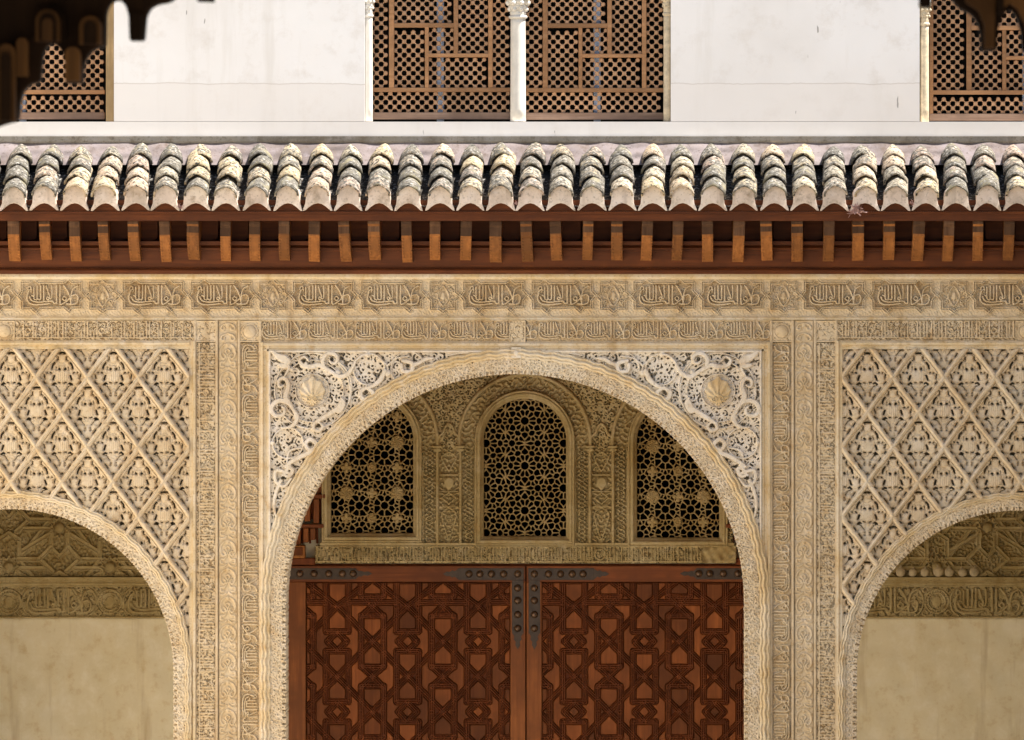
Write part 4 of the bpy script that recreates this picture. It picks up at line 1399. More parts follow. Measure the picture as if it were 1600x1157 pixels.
struct(put('gallery_end_wall', mb.mesh('gallery_end_wall'), M['plain']))
mb = MB()
mb.box(WX(XR) + 0.02, WX(XR) + 0.25, 0.12, DG + 0.4, 0.0, WZ(517))
struct(put('gallery_end_wall', mb.mesh('gallery_end_wall'), M['plain']))

# ---- three-window stucco panel over the door
wp = empty('stucco_screen_panel', (WX(820, DG), DG, WZ(880, DG)))
tag(wp, 'carved golden stucco panel with three arched lattice windows above the wooden door', 'stucco panel')
def gpart(name, me, mat=None, thing=wp, parent=None):
    o = put(name, me, mat)
    if parent is None:
        adopt(o, thing)
    else:
        o.parent = parent
    return o
wr = Relief(487, 556, 1153, 852, 1.1, -20)
arabesque(wr, 9.5, 1.0, 1.25, 501, None, True, -20)
def wbox(x0, y0, x1, y1, h):
    q = wr.win(x0, y0, x1, y1)
    wr.H[q] = h
for w in WINS:
    s_ = win_sd(wr.X, wr.Y, w)
    up = wr.Y < 702
    # archivolt: textured band between two ridges
    m = (s_ > 15) & (s_ < 36) & up
    wr.H = np.where(m, -13 + 13 * sstep(verm(wr.X, wr.Y, 6.8, 520), -0.1, 0.3), wr.H)
    u = (s_ - 38.5) / 3.2
    wr.H = np.where((np.abs(u) < 1) & up, 13 * np.sqrt(np.clip(1 - u * u, 0, 1)), wr.H)
# pilasters between the windows
for pc in (701.5, 940.0):
    for off, hw, kind in ((-30.5, 9.5, 'chain'), (30.5, 9.5, 'chain'), (0, 15, 'panel')):
        a = pc + off
        q = wr.win(a - hw, 703, a + hw, 850)
        X, Y = wr.X[q], wr.Y[q]
        if kind == 'chain':
            f = np.cos(Y / 13.5 * 2 * math.pi) * 5
            l1 = np.abs(X - a - f); l2 = np.abs(X - a + f)
            hh = np.maximum(-17 + 18 * (np.minimum(l1, l2) < 1.6), -17 + 14 * (verm(X, Y, 5.5, 61) > 0.45))
        else:
            hh = -15 + 14 * sstep(verm(np.abs(X - a), Y, 6.4, 62), 0.0, 0.3)
        wr.H[q] = hh
    for y in (742, 768, 792):
        wr.stroke([(pc - 14, y), (pc + 14, y)], 1.2, 4)
    for y0_, y1_ in ((706, 740), (770, 791), (794, 848)):
        for s2 in (-1, 1):
            wr.stroke(catmull([(pc, y0_), (pc + s2 * 11, y0_ + 8), (pc + s2 * 8, (y0_ + y1_) / 2), (pc, y1_ - 3)], 5), 1.2, 2.5)
    wr.disc(pc, 755, 8, 6, 0.7, 9)
    for off in (-18, 18):
        wr.stroke([(pc + off, 704), (pc + off, 852)], 2.6, 13)
        wr.stroke([(pc + off - 6, 698), (pc + off + 6, 698)], 2.2, 17, 'flat')
        wr.stroke([(pc + off - 3.5, 703), (pc + off + 3.5, 703)], 3.0, 15, 'flat')
    for off in (-40.5, 40.5):
        wr.stroke([(pc + off, 704), (pc + off, 852)], 1.1, 3)
    # cusped niche head
    wr.stroke(catmull([(pc - 17, 697), (pc - 16, 684), (pc - 9, 676), (pc - 6, 668), (pc, 662), (pc + 6, 668), (pc + 9, 676), (pc + 16, 684), (pc + 17, 697)], 5), 2.2, 12)
wr.wear(1.0)
mk = cmask(wr.X, wr.Y, lambda X, Y: (np.minimum.reduce([win_sd(X, Y, w) for w in WINS]) > 12.5) & (X > 505) & (X < 1145))
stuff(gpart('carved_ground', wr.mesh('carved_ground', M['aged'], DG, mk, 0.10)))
# frames and pierced screens
def voronoi_screen(w, seeds, bar, solids, seed, name):
    cx, cy, r, yb = w
    s_ = Relief(cx - r - 3, cy - r - 3, cx + r + 3, yb + 3, 1.45, 0)
    X, Y = s_.X, s_.Y
    d1 = np.full(X.shape, 1e9); d2 = np.full(X.shape, 1e9)
    for (x, y, wt) in seeds:
        q = s_.win(x - 34, y - 34, x + 34, y + 34)
        if q is None:
            continue
        d = np.sqrt((X[q] - x) ** 2 + (Y[q] - y) ** 2) - wt
        a, b = d1[q], d2[q]
        lo = d < a
        b[...] = np.where(lo, a, np.minimum(b, d))
        a[...] = np.where(lo, d, a)
    e = d2 - d1
    s_.H = 3.5 * np.sqrt(np.clip(1 - (e / (bar * 1.25)) ** 2, 0, 1)) - 4
    s_.hole = e > bar
    for (x, y, rr, kd) in solids:
        q = s_.win(x - rr, y - rr, x + rr, y + rr)
        if q is None:
            continue
        u = np.hypot(X[q] - x, Y[q] - y) / rr
        th = np.arctan2(Y[q] - y, X[q] - x)
        if kd == 'rose':
            m = u < 1
            hh = 4 + 3 * np.cos(u * 14) * np.cos(th * 8 + u * 6)
        elif kd == 'cross':
            m = u < 0.45 + 0.5 * np.abs(np.cos(th * 2)) ** 1.2
            hh = 4 + 3 * np.abs(np.cos(th * 2)) * (1 - np.abs(u - 0.5))
        else:
            m = np.hypot((X[q] - x) / (rr * 0.66), (Y[q] - y) / rr) < 1
            hh = 4 + 2.5 * np.cos(u * 12)
        s_.H[q] = np.where(m, hh, s_.H[q]); s_.hole[q] &= ~m
    m = cmask(X, Y, lambda A, B: win_sd(A, B, w) < 2.0)
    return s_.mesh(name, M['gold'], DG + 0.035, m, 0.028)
def frame_mesh(w, ss=1.2):
    cx, cy, r, yb = w
    s_ = Relief(cx - r - 16, cy - r - 16, cx + r + 16, yb + 16, ss, 0)
    d = win_sd(s_.X, s_.Y, w)
    H = np.interp(d, [0, 1, 3.5, 4.5, 6, 9, 10, 12.5, 14.5], [-24, -6, 0, 6, 14, 16, 8, 17, 10])
    s_.H = H; s_.wear(1.2, int(cx))
    m = cmask(s_.X, s_.Y, lambda A, B: (win_sd(A, B, w) > 0.2) & (win_sd(A, B, w) < 14.2))
    return s_.mesh('window_frame', M['aged'], DG, m, 0.09)
def seeds_center(w):
    S_ = []
    cx = w[0]
    D = 70.0
    hx = D * math.sqrt(3) / 2
    for i in range(-2, 3):
        for j in range(-3, 4):
            x = cx + i * hx; y = 728 + j * D + (D / 2 if i % 2 else 0)
            S_.append((x, y, 1.9))
            for k in range(12):
                a = 2 * math.pi * (k + 0.5) / 12
                S_.append((x + 12.6 * math.cos(a), y + 12.6 * math.sin(a), 0.6))
            for k in range(12):
                a = 2 * math.pi * k / 12
                if k % 2:
                    S_.append((x + 21.4 * math.cos(a), y + 21.4 * math.sin(a), 0))
                else:
                    S_.append((x + 22.5 * math.cos(a), y + 22.5 * math.sin(a), 0))
            for k in range(12):
                a = 2 * math.pi * (k + 0.5) / 12
                S_.append((x + 29 * math.cos(a), y + 29 * math.sin(a), -0.6))
            for sg in (1, -1):
                tx, ty = x + sg * hx * 2 / 3, y
                S_.append((tx, ty, 1.2))
                for k in range(9):
                    a = 2 * math.pi * k / 9 + (0 if sg > 0 else math.pi)
                    S_.append((tx + 10.2 * math.cos(a), ty + 10.2 * math.sin(a), 0))
    # drop near-duplicates
    out = []
    for s_ in S_:
        if all((s_[0] - o[0]) ** 2 + (s_[1] - o[1]) ** 2 > 22 for o in out):
            out.append(s_)
    return out
def seeds_side(w, y0):
    S_ = []; sol = []
    cx = w[0]; q = 39.6
    for i in range(-2, 3):
        for j in range(-3, 6):
            x = cx + i * q; y = y0 - j * q
            if (i + j) % 2 == 1:
                sol.append((x, y, 9.0, 'cross'))
            elif i % 2 == 0:
                sol.append((x, y, 8.0, 'key'))
            else:
                sol.append((x, y, 10.0, 'rose'))
    for i in range(-2, 2):
        for j in range(-3, 6):
            x = cx + (i + 0.5) * q; y = y0 - (j + 0.5) * q
            long = j % 2 == 0
            S_.append((x, y, 1.6))
            for k in range(8):
                a = 2 * math.pi * (k + 0.5) / 8
                S_.append((x + (12.5 if long else 11.4) * math.cos(a), y + (12.5 if long else 11.4) * math.sin(a), 0.8 if long else 0.2))
            for k in range(4):
                a = math.pi / 2 * k
                S_.append((x + 17.6 * math.cos(a), y + 17.6 * math.sin(a), -0.8))
            for k in range(8):
                a = 2 * math.pi * (k + 0.5) / 8 + 0.0
                S_.append((x + 20.5 * math.cos(a + 0.12), y + 20.5 * math.sin(a + 0.12), -1.2))
    for (x, y, rr, kd) in sol:
        S_.append((x, y, 1))
        for k in range(8):
            a = 2 * math.pi * (k + 0.5) / 8
            S_.append((x + 13.5 * math.cos(a), y + 13.5 * math.sin(a), -0.4))
    out = []
    for s_ in S_:
        if all((s_[0] - o[0]) ** 2 + (s_[1] - o[1]) ** 2 > 24 for o in out):
            out.append(s_)
    return out, sol
for i, w in enumerate(WINS):
    fr = gpart('window_frame', frame_mesh(w))
    if i == 1:
        me = voronoi_screen(w, seeds_center(w), 1.05, [], 1, 'window_screen')
    else:
        sd_, sol = seeds_side(w, 816.0 if i else 810.0)
        me = voronoi_screen(w, sd_, 1.1, sol, 2, 'window_screen')
    gpart('window_screen', me, None, wp, fr)
# sill frieze
sf = Relief(493, 853, 1150, 880, 1.2, -17)
arabesque(sf, 7.0, -3.0, 0.9, 611)
kufic(sf, True, 612, 657, 27, 3.0) if False else None
g_ = np.random.default_rng(613)
x = 496.0
while x < 1100:
    if abs(x - 938) < 10:
        sf.ring(938, 866, 8, 1.2, 3); x += 20; continue
    top = 855.5 + (g_.random() < 0.35) * g_.uniform(3, 10)
    sf.stroke([(x, top), (x, 876)], 0.95, 3.2, 'flat')
    if g_.random() < 0.5:
        sf.stroke(spiral(x + 3, 872, 3.2, 1.2, 0, 0.9, 8), 0.8, 3)
    x += g_.uniform(3.4, 7.0)
sf.stroke([(490, 877), (1152, 877)], 1.2, 2.5); sf.stroke([(490, 854), (1152, 854)], 1.0, 4)
q = sf.win(1098, 853, 1150, 880)
sf.H[q] = -3 + 2.5 * verm(sf.X[q], sf.Y[q], 14, 5)       # plain repaired end
sf.wear(1.0)
V, Q = sf.data(DG, None, 0.09)
tt = (V[:, 2] - V[:, 2].min()) / (V[:, 2].max() - V[:, 2].min())
front = V[:, 1] < DG + 0.05
V[:, 1] = np.where(front, V[:, 1] - 0.022 - 0.03 * (1 - tt), V[:, 1])     # leans out at the foot
stuff(gpart('sill_frieze', mesh_np('sill_frieze', V, Q, M['aged'])))
mb = MB()
mb.xprism([(DG + 0.08, WZ(852.8, DG)), (DG - 0.024, WZ(852.8, DG)), (DG - 0.022, WZ(848.5, DG)), (DG + 0.08, WZ(847.8, DG))], WX(500, DG), WX(1147, DG))
gpart('sill_fillet', mb.mesh('sill_fillet', M['aged']))

# ---- decorated end walls of the gallery (seen in the side arches)
def end_decor(side):
    t = empty('star_relief_panel', (WX(18 if side < 0 else 1592, DG), DG, WZ(966, DG)))
    tag(t, ('stucco wall relief of interlaced stars over inscription band, seen through arch without ledge balls' if side < 0 else 'stucco wall relief of interlaced stars with round balls along its ledge'), 'stucco relief')
    x0, x1 = (XL, 300) if side < 0 else (1312, XR)
    bx = 14.0 if side < 0 else 1464.0
    # star field
    sfield = Relief(x0, 780, x1, 901, 1.0, 0)
    X, Y = sfield.X, sfield.Y
    sfield.H = -13 + 8 * sstep(verm(X, Y, 6.2, 700 + side), -0.1, 0.3)
    # straps of one quarter cell, between a star and the star half a cell away; mirrored into all quarters
    QL = [[(0.20, -0.18), (0.80, 0.80)], [(0.18, 0.15), (0.82, 0.65)], [(0.17, 0.06), (0.17, 0.50), (0.0, 0.74)], [(0.80, 0.30), (0.80, 0.80)],
          [(0.40, 0.80), (0.82, 0.80)], [(0.40, 0.80), (0.14, 1.10)], [(0.15, 0.03), (0.70, 0.03)], [(0.80, 0.30), (1.0, 0.14)], [(0.17, 0.50), (0.40, 0.80)]]
    stars = []
    for i in range(-3, 5):
        for j in range(-1, 3):
            ax_ = bx + 158 * i + (79 if j % 2 else 0); ay_ = 886 - 61.5 * j
            stars.append((ax_, ay_))
            if (ax_ < x0 - 120) or (ax_ > x1 + 120):
                continue
            for sx in (-1, 1):
                for pl in QL:
                    pts = [(ax_ + sx * u * 79, ay_ + v * 61.5) for u, v in pl]
                    for k in range(len(pts) - 1):
                        (xa_, ya_), (xb_, yb_) = pts[k], pts[k + 1]
                        q = sfield.win(min(xa_, xb_) - 5, min(ya_, yb_) - 5, max(xa_, xb_) + 5, max(ya_, yb_) + 5)
                        if q is None:
                            continue
                        dx, dy = xb_ - xa_, yb_ - ya_
                        U = X[q] - xa_; W = Y[q] - ya_
                        tt_ = np.clip((U * dx + W * dy) / (dx * dx + dy * dy), 0, 1)
                        d = np.hypot(U - tt_ * dx, W - tt_ * dy)
                        v = np.interp(d, [0, 2.0, 2.4, 3.4, 3.8, 4.8], [1, 1, 6, 6, -6, -13])
                        Hq = sfield.H[q]; ok = (d < 4.8) & ((v > Hq) | (d < 2.2))
                        Hq[ok] = v[ok]
    for (x, y) in stars:
        n = 12
        sfield.disc(x, y, 15, -6, 0)
        pts = []
        for k in range(2 * n + 1):
            rr = 18 if k % 2 == 0 else 12
            pts.append((x + rr * math.cos(math.pi * k / n), y + rr * math.sin(math.pi * k / n)))
        sfield.stroke(pts, 1.3, 7)
        sfield.disc(x, y, 8.0, 16, 0.9)
    sfield.wear(1.0)
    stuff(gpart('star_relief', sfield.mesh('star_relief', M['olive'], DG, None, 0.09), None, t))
    mb = MB()
    mb.xprism([(DG + 0.08, WZ(915.5, DG)), (DG - 0.008, WZ(915.5, DG)), (DG - 0.018, WZ(912, DG)), (DG - 0.012, WZ(909, DG)), (DG - 0.030, WZ(906, DG)), (DG - 0.034, WZ(902, DG)), (DG + 0.08, WZ(900.8, DG))], WX(x0, DG), WX(x1, DG))
    gpart('moulding', mb.mesh('moulding', M['olive']), None, t)
    bnd = Relief(x0, 915.5, x1, 966, 1.2, -13)
    arabesque(bnd, 7.5, -1, 0.95, 720 + side)
    for i in range(-2, 4):
        cx = bx + 158 * i
        bnd.disc(cx, 940, 17, -6, 0)
        for r_, w_ in ((18.5, 1.3), (13.5, 0.9)):
            bnd.ring(cx, 940, r_, w_, 5, 'round', 30)
        for k in range(24):
            a = 2 * math.pi * k / 24
            bnd.disc(cx + 16 * math.cos(a), 940 + 16 * math.sin(a), 1.2, 2)
        bnd.disc(cx, 940, 6.5, 3, 0.5, 8)
        # rounded cartouche and its lettering
        for sg in (-1, 1):
            e0 = cx + 79 + sg * 55
            bnd.stroke(catmull([(e0 - sg * 10, 918.5), (e0 - sg * 1, 926), (e0 + sg * 3, 940), (e0 - sg * 1, 955), (e0 - sg * 10, 962)], 5), 1.3, 5)
            for yy in (922, 958):
                bnd.stroke([(e0 + sg * 6, yy - 5), (e0 + sg * 11, yy), (e0 + sg * 6, yy + 5), (e0 + sg * 1, yy), (e0 + sg * 6, yy - 5)], 1.0, 4)
        motto(bnd, cx + 79 - 52, 919.5, cx + 79 + 52, 960, 1.75, 6)
    bnd.stroke([(x0, 916.3), (x1, 916.3)], 1.2, 4); bnd.stroke([(x0, 964.5), (x1, 964.5)], 1.6, 7)
    bnd.wear(0.8)
    stuff(gpart('inscription_band', bnd.mesh('inscription_band', M['olive'], DG, None, 0.09), None, t))
    pl = Relief(x0, 966, x1, 1655, 0.25, -6)
    pl.H += 1.5 * verm(pl.X, pl.Y, 70, 9, 10, 0.6)
    gpart('plain_plaster', pl.mesh('plain_plaster', M['plain'], DG, None, 0.08), None, t)
    return t
end_decor(-1); end_decor(1)
# the round balls resting on the ledge of the right-hand relief
bm_ball = None
def ball_mesh(seed):
    g = random.Random(seed)
    mb = MB()
    r = 7.8 / 250.0
    prof = [(0.004, -r), (r * 0.55, -r * 0.88), (r * 0.86, -r * 0.55), (r, 0), (r * 0.92, r * 0.45), (r * 0.62, r * 0.8), (r * 0.30, r * 1.0), (r * 0.20, r * 1.35), (r * 0.12, r * 1.4)]
    mb.lathe(0, 0, prof, 16)
    return mb.mesh('ledge_ball', M['ball'], 0, True)
bmsh = ball_mesh(1)
for i, bx in enumerate((1407, 1426, 1445, 1466, 1483, 1504, 1522)):
    o = put('ledge_ball', bmsh)
    s = (1.05, 0.92, 0.95, 1.12, 1.0, 0.92, 1.05)[i]
    o.scale = (s, s, s)
    o.rotation_euler = (gr.uniform(-.25, .1), gr.uniform(-.3, .3), gr.uniform(0, 6))
    o.location = (WX(bx, DG), DG - 0.016, WZ(901.6, DG) + 7.8 / 250.0 * s * 0.98)
    tag(o, 'pale round clay ball standing in a row on the carved ledge', 'ball', 'round balls on the ledge')

# ---- dark wooden bracketing squeezed in beside the window panel
def corbel(mirror, label):
    f = (lambda x: x) if not mirror else (lambda x: 1640 - x)
    t = empty('wooden_corbel', (WX(f(470), DG), DG, WZ(884, DG)))
    tag(t, label, 'corbel')
    def b(x0, x1, y0, y1, d0, d1, mat, nm):
        xa, xb = sorted((WX(f(x0), DG), WX(f(x1), DG)))
        mb = MB(); mb.box(xa, xb, DG + d0, DG + d1, WZ(y1, DG), WZ(y0, DG))
        adopt(put(nm, mb.mesh(nm, None, 0.004), mat), t)
    b(425, 511, 690, 772, 0.02, 0.085, M['redwoodz'], 'back_board')
    b(425, 509, 772.5, 779, -0.03, 0.08, M['redwood'], 'rail')
    for i, x in enumerate((448, 462, 476, 490)):
        b(x, x + 9, 779.5, 815 + 3 * (i % 2), -0.02 - 0.01 * (i % 2), 0.08, M['redwoodz'], 'baluster')
        b(x + 9.4, x + 13.4, 779.5, 812, 0.03, 0.08, M['strap'], 'spacer')
    b(425, 506, 819, 825, -0.04, 0.08, M['redwood'], 'rail')
    for i, x in enumerate((462, 474, 485)):
        b(x, x + 8, 825.5, 852 - 4 * i, -0.01, 0.08, M['redwoodz'], 'baluster')
        b(x + 8.4, x + 11.5, 825.5, 850, 0.04, 0.08, M['strap'], 'spacer')
    b(440, 477, 852.5, 872, -0.06, 0.08, M['bracket'], 'carved_block')
    b(444, 474, 855, 868, -0.066, -0.058, M['inlay'], 'carved_face')
    b(425, 492, 872.5, 883, 0.01, 0.085, M['strap'], 'shelf')
corbel(False, 'dark red wooden corbel blocks wedged between arch edge and window panel with rounded broken corner')
corbel(True, 'sliver of dark red wooden corbel beside the plain repaired end of the sill')

# ================================================================== the two door leaves
def label_regions(free):
    lab = np.zeros(free.shape, int); n = 0
    H, W = free.shape
    fr = free.copy()
    for i in range(H):
        js = np.nonzero(fr[i] & (lab[i] == 0))[0]
        for j in js:
            if lab[i, j] or not fr[i, j]:
                continue
            n += 1
            st = [(i, j)]; lab[i, j] = n
            while st:
                a, b = st.pop()
                for c, d in ((a + 1, b), (a - 1, b), (a, b + 1), (a, b - 1)):
                    if 0 <= c < H and 0 <= d < W and fr[c, d] and lab[c, d] == 0:
                        lab[c, d] = n; st.append((c, d))
    return lab, n
DD = DG + 0.03         # face of the doors
SPLIT = 822.0
def door_pattern():
    r = Relief(479, 911, 797, 1204, 1.25, -9)
    L_ = []
    def A(pts):
        return [(440 + x / 6.09, 880 + y / 6.09) for x, y in pts]
    cx0, cy0, q = 440 + 530 / 6.09, 880 + 410 / 6.09, 335 / 6.09       # quadrant (530..865, 410..745)
    quad = [
        [(0, 0), (1, 1)],
        [(1, 0), (0.68, 0.30)],
        [(0.68, 1), (0.68, 0.27), (1, 0.27)],
        [(0.315, 0), (0.315, 0.72), (0, 0.72)],
        [(0, 0.72), (0.27, 1)],
        [(0.315, -0.1), (1, -0.1)], ]
    for i in range(-2, 7):
        for j in range(-1, 7):
            fx = i % 2; fy = j % 2
            ox = cx0 + (i + fx) * q; oy = cy0 + (j + fy) * q
            sx = -1 if fx else 1; sy = -1 if fy else 1
            for k, pl in enumerate(quad):
                if k == 5:
                    continue
                pts = [(ox + sx * u * q, oy + sy * v * q) for u, v in pl]
                if j == -1:
                    # the short first row against the top rail
                    pts = [(x, max(y, 905)) for x, y in pts]
                if min(x for x, y in pts) > 480 and max(x for x, y in pts) < 800 or True:
                    L_.append(pts)
    # horizontal straps that close the first row
    L_.append([(479, cy0 - 6), (479 + 30, cy0 - 6)]); L_.append([(768, cy0 - 6), (797, cy0 - 6)])
    for c in (cx0 + q, cx0 + 3 * q):
        L_.append([(c - 37, cy0 - 6), (c + 37, cy0 - 6)])
    for pts in L_:
        for o1 in (0,):
            r.stroke(pts, 4.3, 4.0, 'strap') if False else None
    # strap profile: centre fillet between two grooves
    for pts in L_:
        n = len(pts)
        for i in range(n - 1):
            (xa, ya), (xb, yb) = pts[i], pts[i + 1]
            w = 4.6
            qq = r.win(min(xa, xb) - w, min(ya, yb) - w, max(xa, xb) + w, max(ya, yb) + w)
            if qq is None:
                continue
            X = r.X[qq] - xa; Y = r.Y[qq] - ya
            dx, dy = xb - xa, yb - ya
            t = np.clip((X * dx + Y * dy) / (dx * dx + dy * dy + 1e-9), 0, 1)
            d = np.hypot(X - t * dx, Y - t * dy)
            v = np.interp(d, [0, 0.7, 1.1, 2.1, 2.4, 3.5, 3.8, 4.4, 4.6], [6, 6, -5, -5, 5, 4, -5, -6, -9])
            H = r.H[qq]; ok = (d < w) & (v > H)
            H[ok] = v[ok]
    return r
dp = door_pattern()
fc = 0.25 * (dp.H[:-1, :-1] + dp.H[1:, :-1] + dp.H[:-1, 1:] + dp.H[1:, 1:])
free = fc < -8.2
lab, nlab = label_regions(free)
sizes = np.bincount(lab.ravel(), minlength=nlab + 1)
PIECES = []
strap_mask = np.ones(free.shape, bool)
cyc = 0.25 * (dp.Y[:-1, :-1] + dp.Y[1:, :-1] + dp.Y[:-1, 1:] + dp.Y[1:, 1:])
for n_ in range(1, nlab + 1):
    if sizes[n_] < 55:
        continue
    m = lab == n_
    strap_mask &= ~m
    # each inlaid panel: fielded, a little proud in the middle
    pr = Relief(479, 911, 797, 1204, 1.25, 0)
    pr.H = dp.H.copy()
    V, Q = pr.data(DD, m, None)
    xs, zs = V[:, 0], V[:, 2]
    inner = np.ones(len(V), bool)
    # boundary verts stay low, inner ones rise
    cnt = np.bincount(Q.ravel(), minlength=len(V))
    V[:, 1] = np.where(cnt >= 4, DD + 0.001, DD + 0.010)
    PIECES.append((V, Q))
VS, QS = dp.data(DD, strap_mask, 0.015)
STRAP_ME = mesh_np('strapwork', VS, QS, M['strap'])
PIECE_ME = [mesh_np('inlay_panel', V, Q, M['inlay']) for V, Q in PIECES]
def leaf(mirror, label):
    f = (lambda x: x) if not mirror else (lambda x: 2 * SPLIT - x)
    t = empty('door_leaf', (WX(f(640), DG), DD, 0.06))
    tag(t, label, 'door', 'leaves of the carved double door')
    axis = WX(SPLIT, DD)
    def mk(me, name):
        o = put(name, me)
        if mirror:                                     # the other leaf is the same carving, handed
            o.scale = (-1, 1, 1); o.location = (2 * axis, 0, 0)
        return adopt(o, t)
    stuff(mk(STRAP_ME, 'strapwork'))
    for me in PIECE_ME:
        mk(me, 'inlay_panel')
    def box(nm, x0, x1, y0, y1, d0, d1, mat, bev=0.003):
        xa, xb = sorted((WX(f(x0), DD), WX(f(x1), DD)))
        mb = MB(); mb.box(xa, xb, DD + d0, DD + d1, WZ(y1, DD), WZ(y0, DD))
        return adopt(put(nm, mb.mesh(nm, None, bev), mat), t)
    FLOORY = 1157 + (2.0 - 0.07) * 250 - 22
    box('top_rail', 430, 821, 884.5, 909.5, -0.014, 0.05, M['redwood'])
    box('stile', 430, 478, 909.7, 1600, -0.013, 0.05, M['redwoodz'])
    box('stile', 797.5, 821, 909.7, 1600, -0.013, 0.05, M['redwoodz'])
    box('lower_rail', 478.2, 797.3, 1204.5, 1262, -0.013, 0.05, M['redwood'])
    box('lower_panel', 478.2, 797.3, 1262.2, 1600, 0.0, 0.05, M['redwood'])
    box('backing', 478.2, 797.3, 909.8, 1204.3, 0.02, 0.06, M['strap'])
    # iron straps with studs
    plates = [('iron_strap', 440, 556, 888, 905.5), ('iron_strap', 716, 818.5, 888, 906.5), ('iron_strap', 800, 818, 906.7, 990)]
    for nm, x0, x1, y0, y1 in plates:
        box(nm, x0, x1, y0, y1, -0.018, -0.0135, M['iron'], 0.001)
    # cut finials at the ends of the straps
    def fin(pts):
        mb = MB()
        P = [(WX(f(x), DD), WZ(y, DD)) for x, y in pts]
        mb.yprism(P, DD - 0.0182, DD - 0.0137)
        adopt(put('finial', mb.mesh('finial'), M['iron']), t)
    fin([(556, 889), (561, 893), (564, 892), (569, 894), (575, 893), (582, 896.5), (575, 900), (569, 899), (564, 901.5), (561, 900.5), (556, 905)])
    fin([(716, 889), (710, 893), (707, 891), (703, 894), (698, 893.5), (692, 897), (698, 900.5), (703, 900), (707, 903), (710, 901), (716, 905.5)])
    fin([(801, 990), (804, 995), (802.5, 999), (806, 1003), (805, 1008), (809, 1015), (813, 1008), (812, 1003), (815.5, 999), (814, 995), (817, 990)])
    pos = [(468.7, 896.5), (491, 896.5), (514, 896.5), (535, 896.5), (552, 896.5), (733, 897), (750, 897), (768, 897), (787, 897), (809, 897), (809, 919), (809, 938.5), (809, 960.5), (809, 982)]
    for (x, y) in pos:
        mb = MB()
        r_ = 5.6 / 250.0
        mb.lathe(0, 0, [(r_ * 1.12, -0.0005), (r_ * 1.05, -0.004), (r_ * 0.92, -0.010), (r_ * 0.66, -0.0155), (r_ * 0.32, -0.0185), (r_ * 0.05, -0.0192)], 16, 'y')
        o = put('stud', STUD or mb.mesh('stud', M['stud'], 0, True))
        globals()['STUD'] = o.data
        o.location = (WX(f(x), DD), DD - 0.0182, WZ(y, DD))
        o.scale = (1, gr.uniform(.9, 1.1), 1)
        adopt(o, t)
    return t
STUD = None
leaf(False, 'carved red wood door leaf hinged on the wooden-corbel side, its plain edge stile showing')
leaf(True, 'carved red wood door leaf hinged below the repaired sill end, its edge stile hidden')
mb = MB(); mb.box(WX(425, DG), WX(1225, DG), DG + 0.066, DG + 0.085, 0.06, WZ(882, DG))
struct(put('door_backing', mb.mesh('door_backing'), M['strap']))

# ================================================================== marble columns that carry the arcade
def big_column(px, label):
    t = empty('marble_column', (WX(px), 0.14, 0.0))
    tag(t, label, 'column', 'columns under the arcade')
    x = WX(px); zt = WZ(YB)
    for nm, prof, n in (('base', [(0.17, 0.0), (0.17, 0.05), (0.13, 0.09), (0.12, 0.12)], 20), ('shaft', [(0.105, 0.12), (0.10, zt - 0.42)], 24), ('capital', [(0.12, zt - 0.42), (0.11, zt - 0.38), (0.12, zt - 0.28), (0.20, zt - 0.12), (0.24, zt - 0.02), (0.24, zt)], 20)):
        mb = MB(); mb.lathe(x, 0.14, prof, n)
        adopt(put(nm, mb.mesh(nm, None, 0, True), M['marble']), t)
big_column(356, 'white marble column carrying the pier beside the arch without ledge balls')
big_column(1256, 'white marble column carrying the pier beside the arch with ledge balls')

# ================================================================== dark carved woodwork hanging close to the lens
PD = -33.0
portal = empty('carved_wooden_portal', (WX(800, PD), PD, 0.0))
tag(portal, 'dark carved wooden portal with scalloped pendants hanging at its corners', 'portal')
def board(pts, d0, th, mat, nm, bev=0.0):
    mb = MB()
    mb.yprism([(WX(x, PD), WZ(y, PD)) for x, y in pts], PD + d0, PD + d0 + th)
    return adopt(put(nm, mb.mesh(nm, None, bev), mat), portal)
left1 = [(-60, -60), (300, -60), (276, -4), (264, 4), (246, 7), (235, 13), (228, 26), (225, 64), (202, 64), (200.5, 24), (196, 9), (190, 2.5), (183, 0), (175, 3), (168, 12), (165, 26), (164, 72), (153, 75), (141, 82), (132, 97), (129, 112), (129, 131), (101, 131), (101, 96), (97, 82), (90, 72), (82, 68), (74, 71), (68, 80), (65, 96), (63, 128), (46, 133), (36, 143), (31, 160), (28, 189), (12, 193), (-10, 200), (-60, 200)]
board(left1, 0.0, 0.04, M['shadewood'], 'scalloped_board', 0.003)
def lobe(cx, y0, y1, w, d, mat, nm):
    pts = [(cx - w, y1), (cx - w, y0 + w)]
    for i in range(1, 8):
        a = math.pi * i / 8
        pts.append((cx - w * math.cos(a), y0 + w - w * math.sin(a)))
    pts += [(cx + w, y0 + w), (cx + w, y1)]
    board(pts, d, 0.02, mat, nm)
lobe(77, 16, 66, 19, -0.03, M['litwood'], 'niche_panel')
lobe(77, 22, 66, 13, -0.036, M['shadewood'], 'niche_core')
lobe(77, 30, 66, 8, -0.042, M['litwood'], 'niche_tongue')
lobe(143, 34, 70, 10, -0.034, M['shadewood'], 'niche_core')
lobe(12, 84, 190, 8, -0.036, M['shadewood'], 'niche_core')
lobe(36, 60, 120, 9, -0.02, M['litwood'], 'niche_panel')
lobe(77, 8, 62, 27, -0.012, M['shadewood'], 'niche_frame')
lobe(143, 26, 70, 17, -0.028, M['litwood'], 'niche_panel')
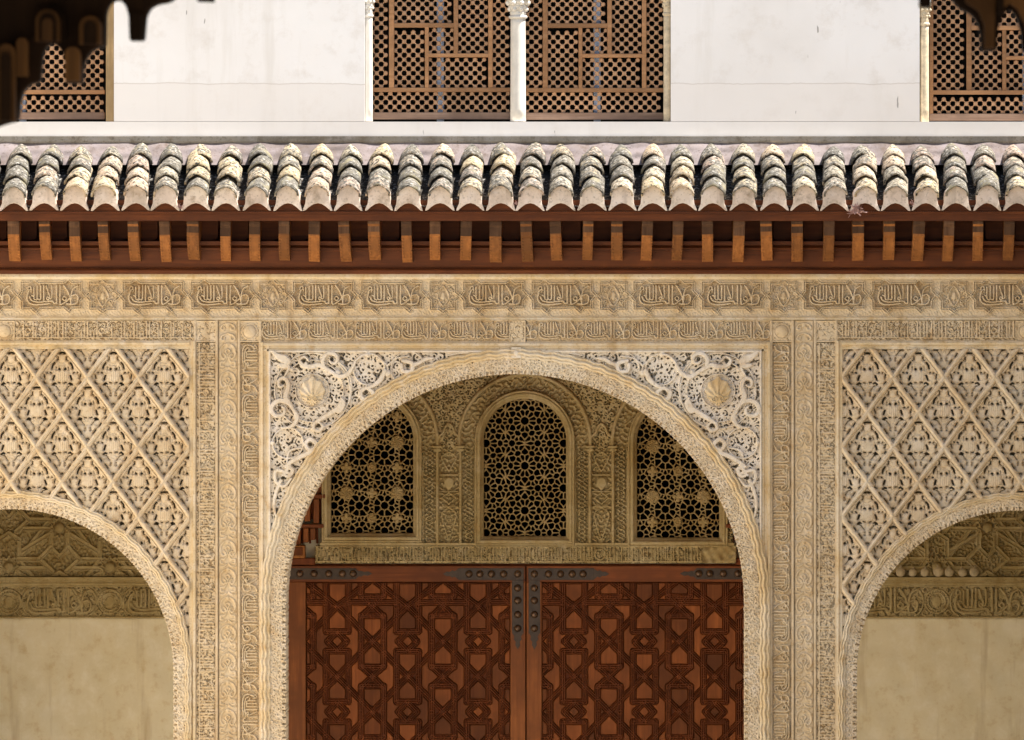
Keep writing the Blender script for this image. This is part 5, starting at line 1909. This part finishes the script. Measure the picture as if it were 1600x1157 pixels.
lobe(12, 70, 190, 14, -0.03, M['litwood'], 'niche_panel')
lobe(115, 74, 128, 12, -0.022, M['litwood'], 'pendant_face')
lobe(213, 20, 63, 9, -0.015, M['shadewood'], 'pendant_face')
board([(304, -60), (336, -60), (333, 3), (308, 2)], 0.0, 0.04, M['shadewood'], 'pendant')
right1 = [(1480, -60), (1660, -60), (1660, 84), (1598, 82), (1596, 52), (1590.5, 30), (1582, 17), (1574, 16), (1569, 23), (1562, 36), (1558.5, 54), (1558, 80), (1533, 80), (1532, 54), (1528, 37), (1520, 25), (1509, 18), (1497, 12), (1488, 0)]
board(right1, 0.0, 0.04, M['shadewood'], 'scalloped_board', 0.003)
board([(1500, -60), (1560, -60), (1554, 20), (1553, 76), (1538, 76), (1537, 40), (1528, 18), (1508, 4)], -0.02, 0.018, M['litwood'], 'niche_panel')
board([(1566, -60), (1660, -60), (1660, 76), (1604, 76), (1601, 40), (1590, 16), (1578, 6), (1566, 14)], -0.02, 0.018, M['litwood'], 'niche_panel')
board([(1556, -60), (1568, -60), (1567, 20), (1557, 24)], -0.034, 0.03, M['shadewood'], 'pendant')
board([(1435, -60), (1457, -60), (1455, 11), (1437, 11)], 0.0, 0.04, M['shadewood'], 'pendant')
def pbox(nm, x0, x1, y0, y1, z0, z1):
    mb = MB(); mb.box(x0, x1, y0, y1, z0, z1)
    adopt(put(nm, mb.mesh(nm, None, 0.01), M['shadewood']), portal)
zl = WZ(-58, PD)
xl, xr = WX(-60, PD), WX(1660, PD)
pbox('lintel', xl - 0.5, xr + 0.5, PD - 0.05, PD + 0.15, zl, zl + 0.3)
pbox('shade_slab', xl - 2.2, xr + 1.2, PD - 2.4, PD + 0.4, zl + 0.31, zl + 0.40)  # unseen slab added overhead to keep the sun off the carved boards
pbox('post', xl - 0.5, xl - 0.3, PD - 0.05, PD + 0.15, 0.0, zl - 0.002)
pbox('post', xr + 0.3, xr + 0.5, PD - 0.05, PD + 0.15, 0.0, zl - 0.002)
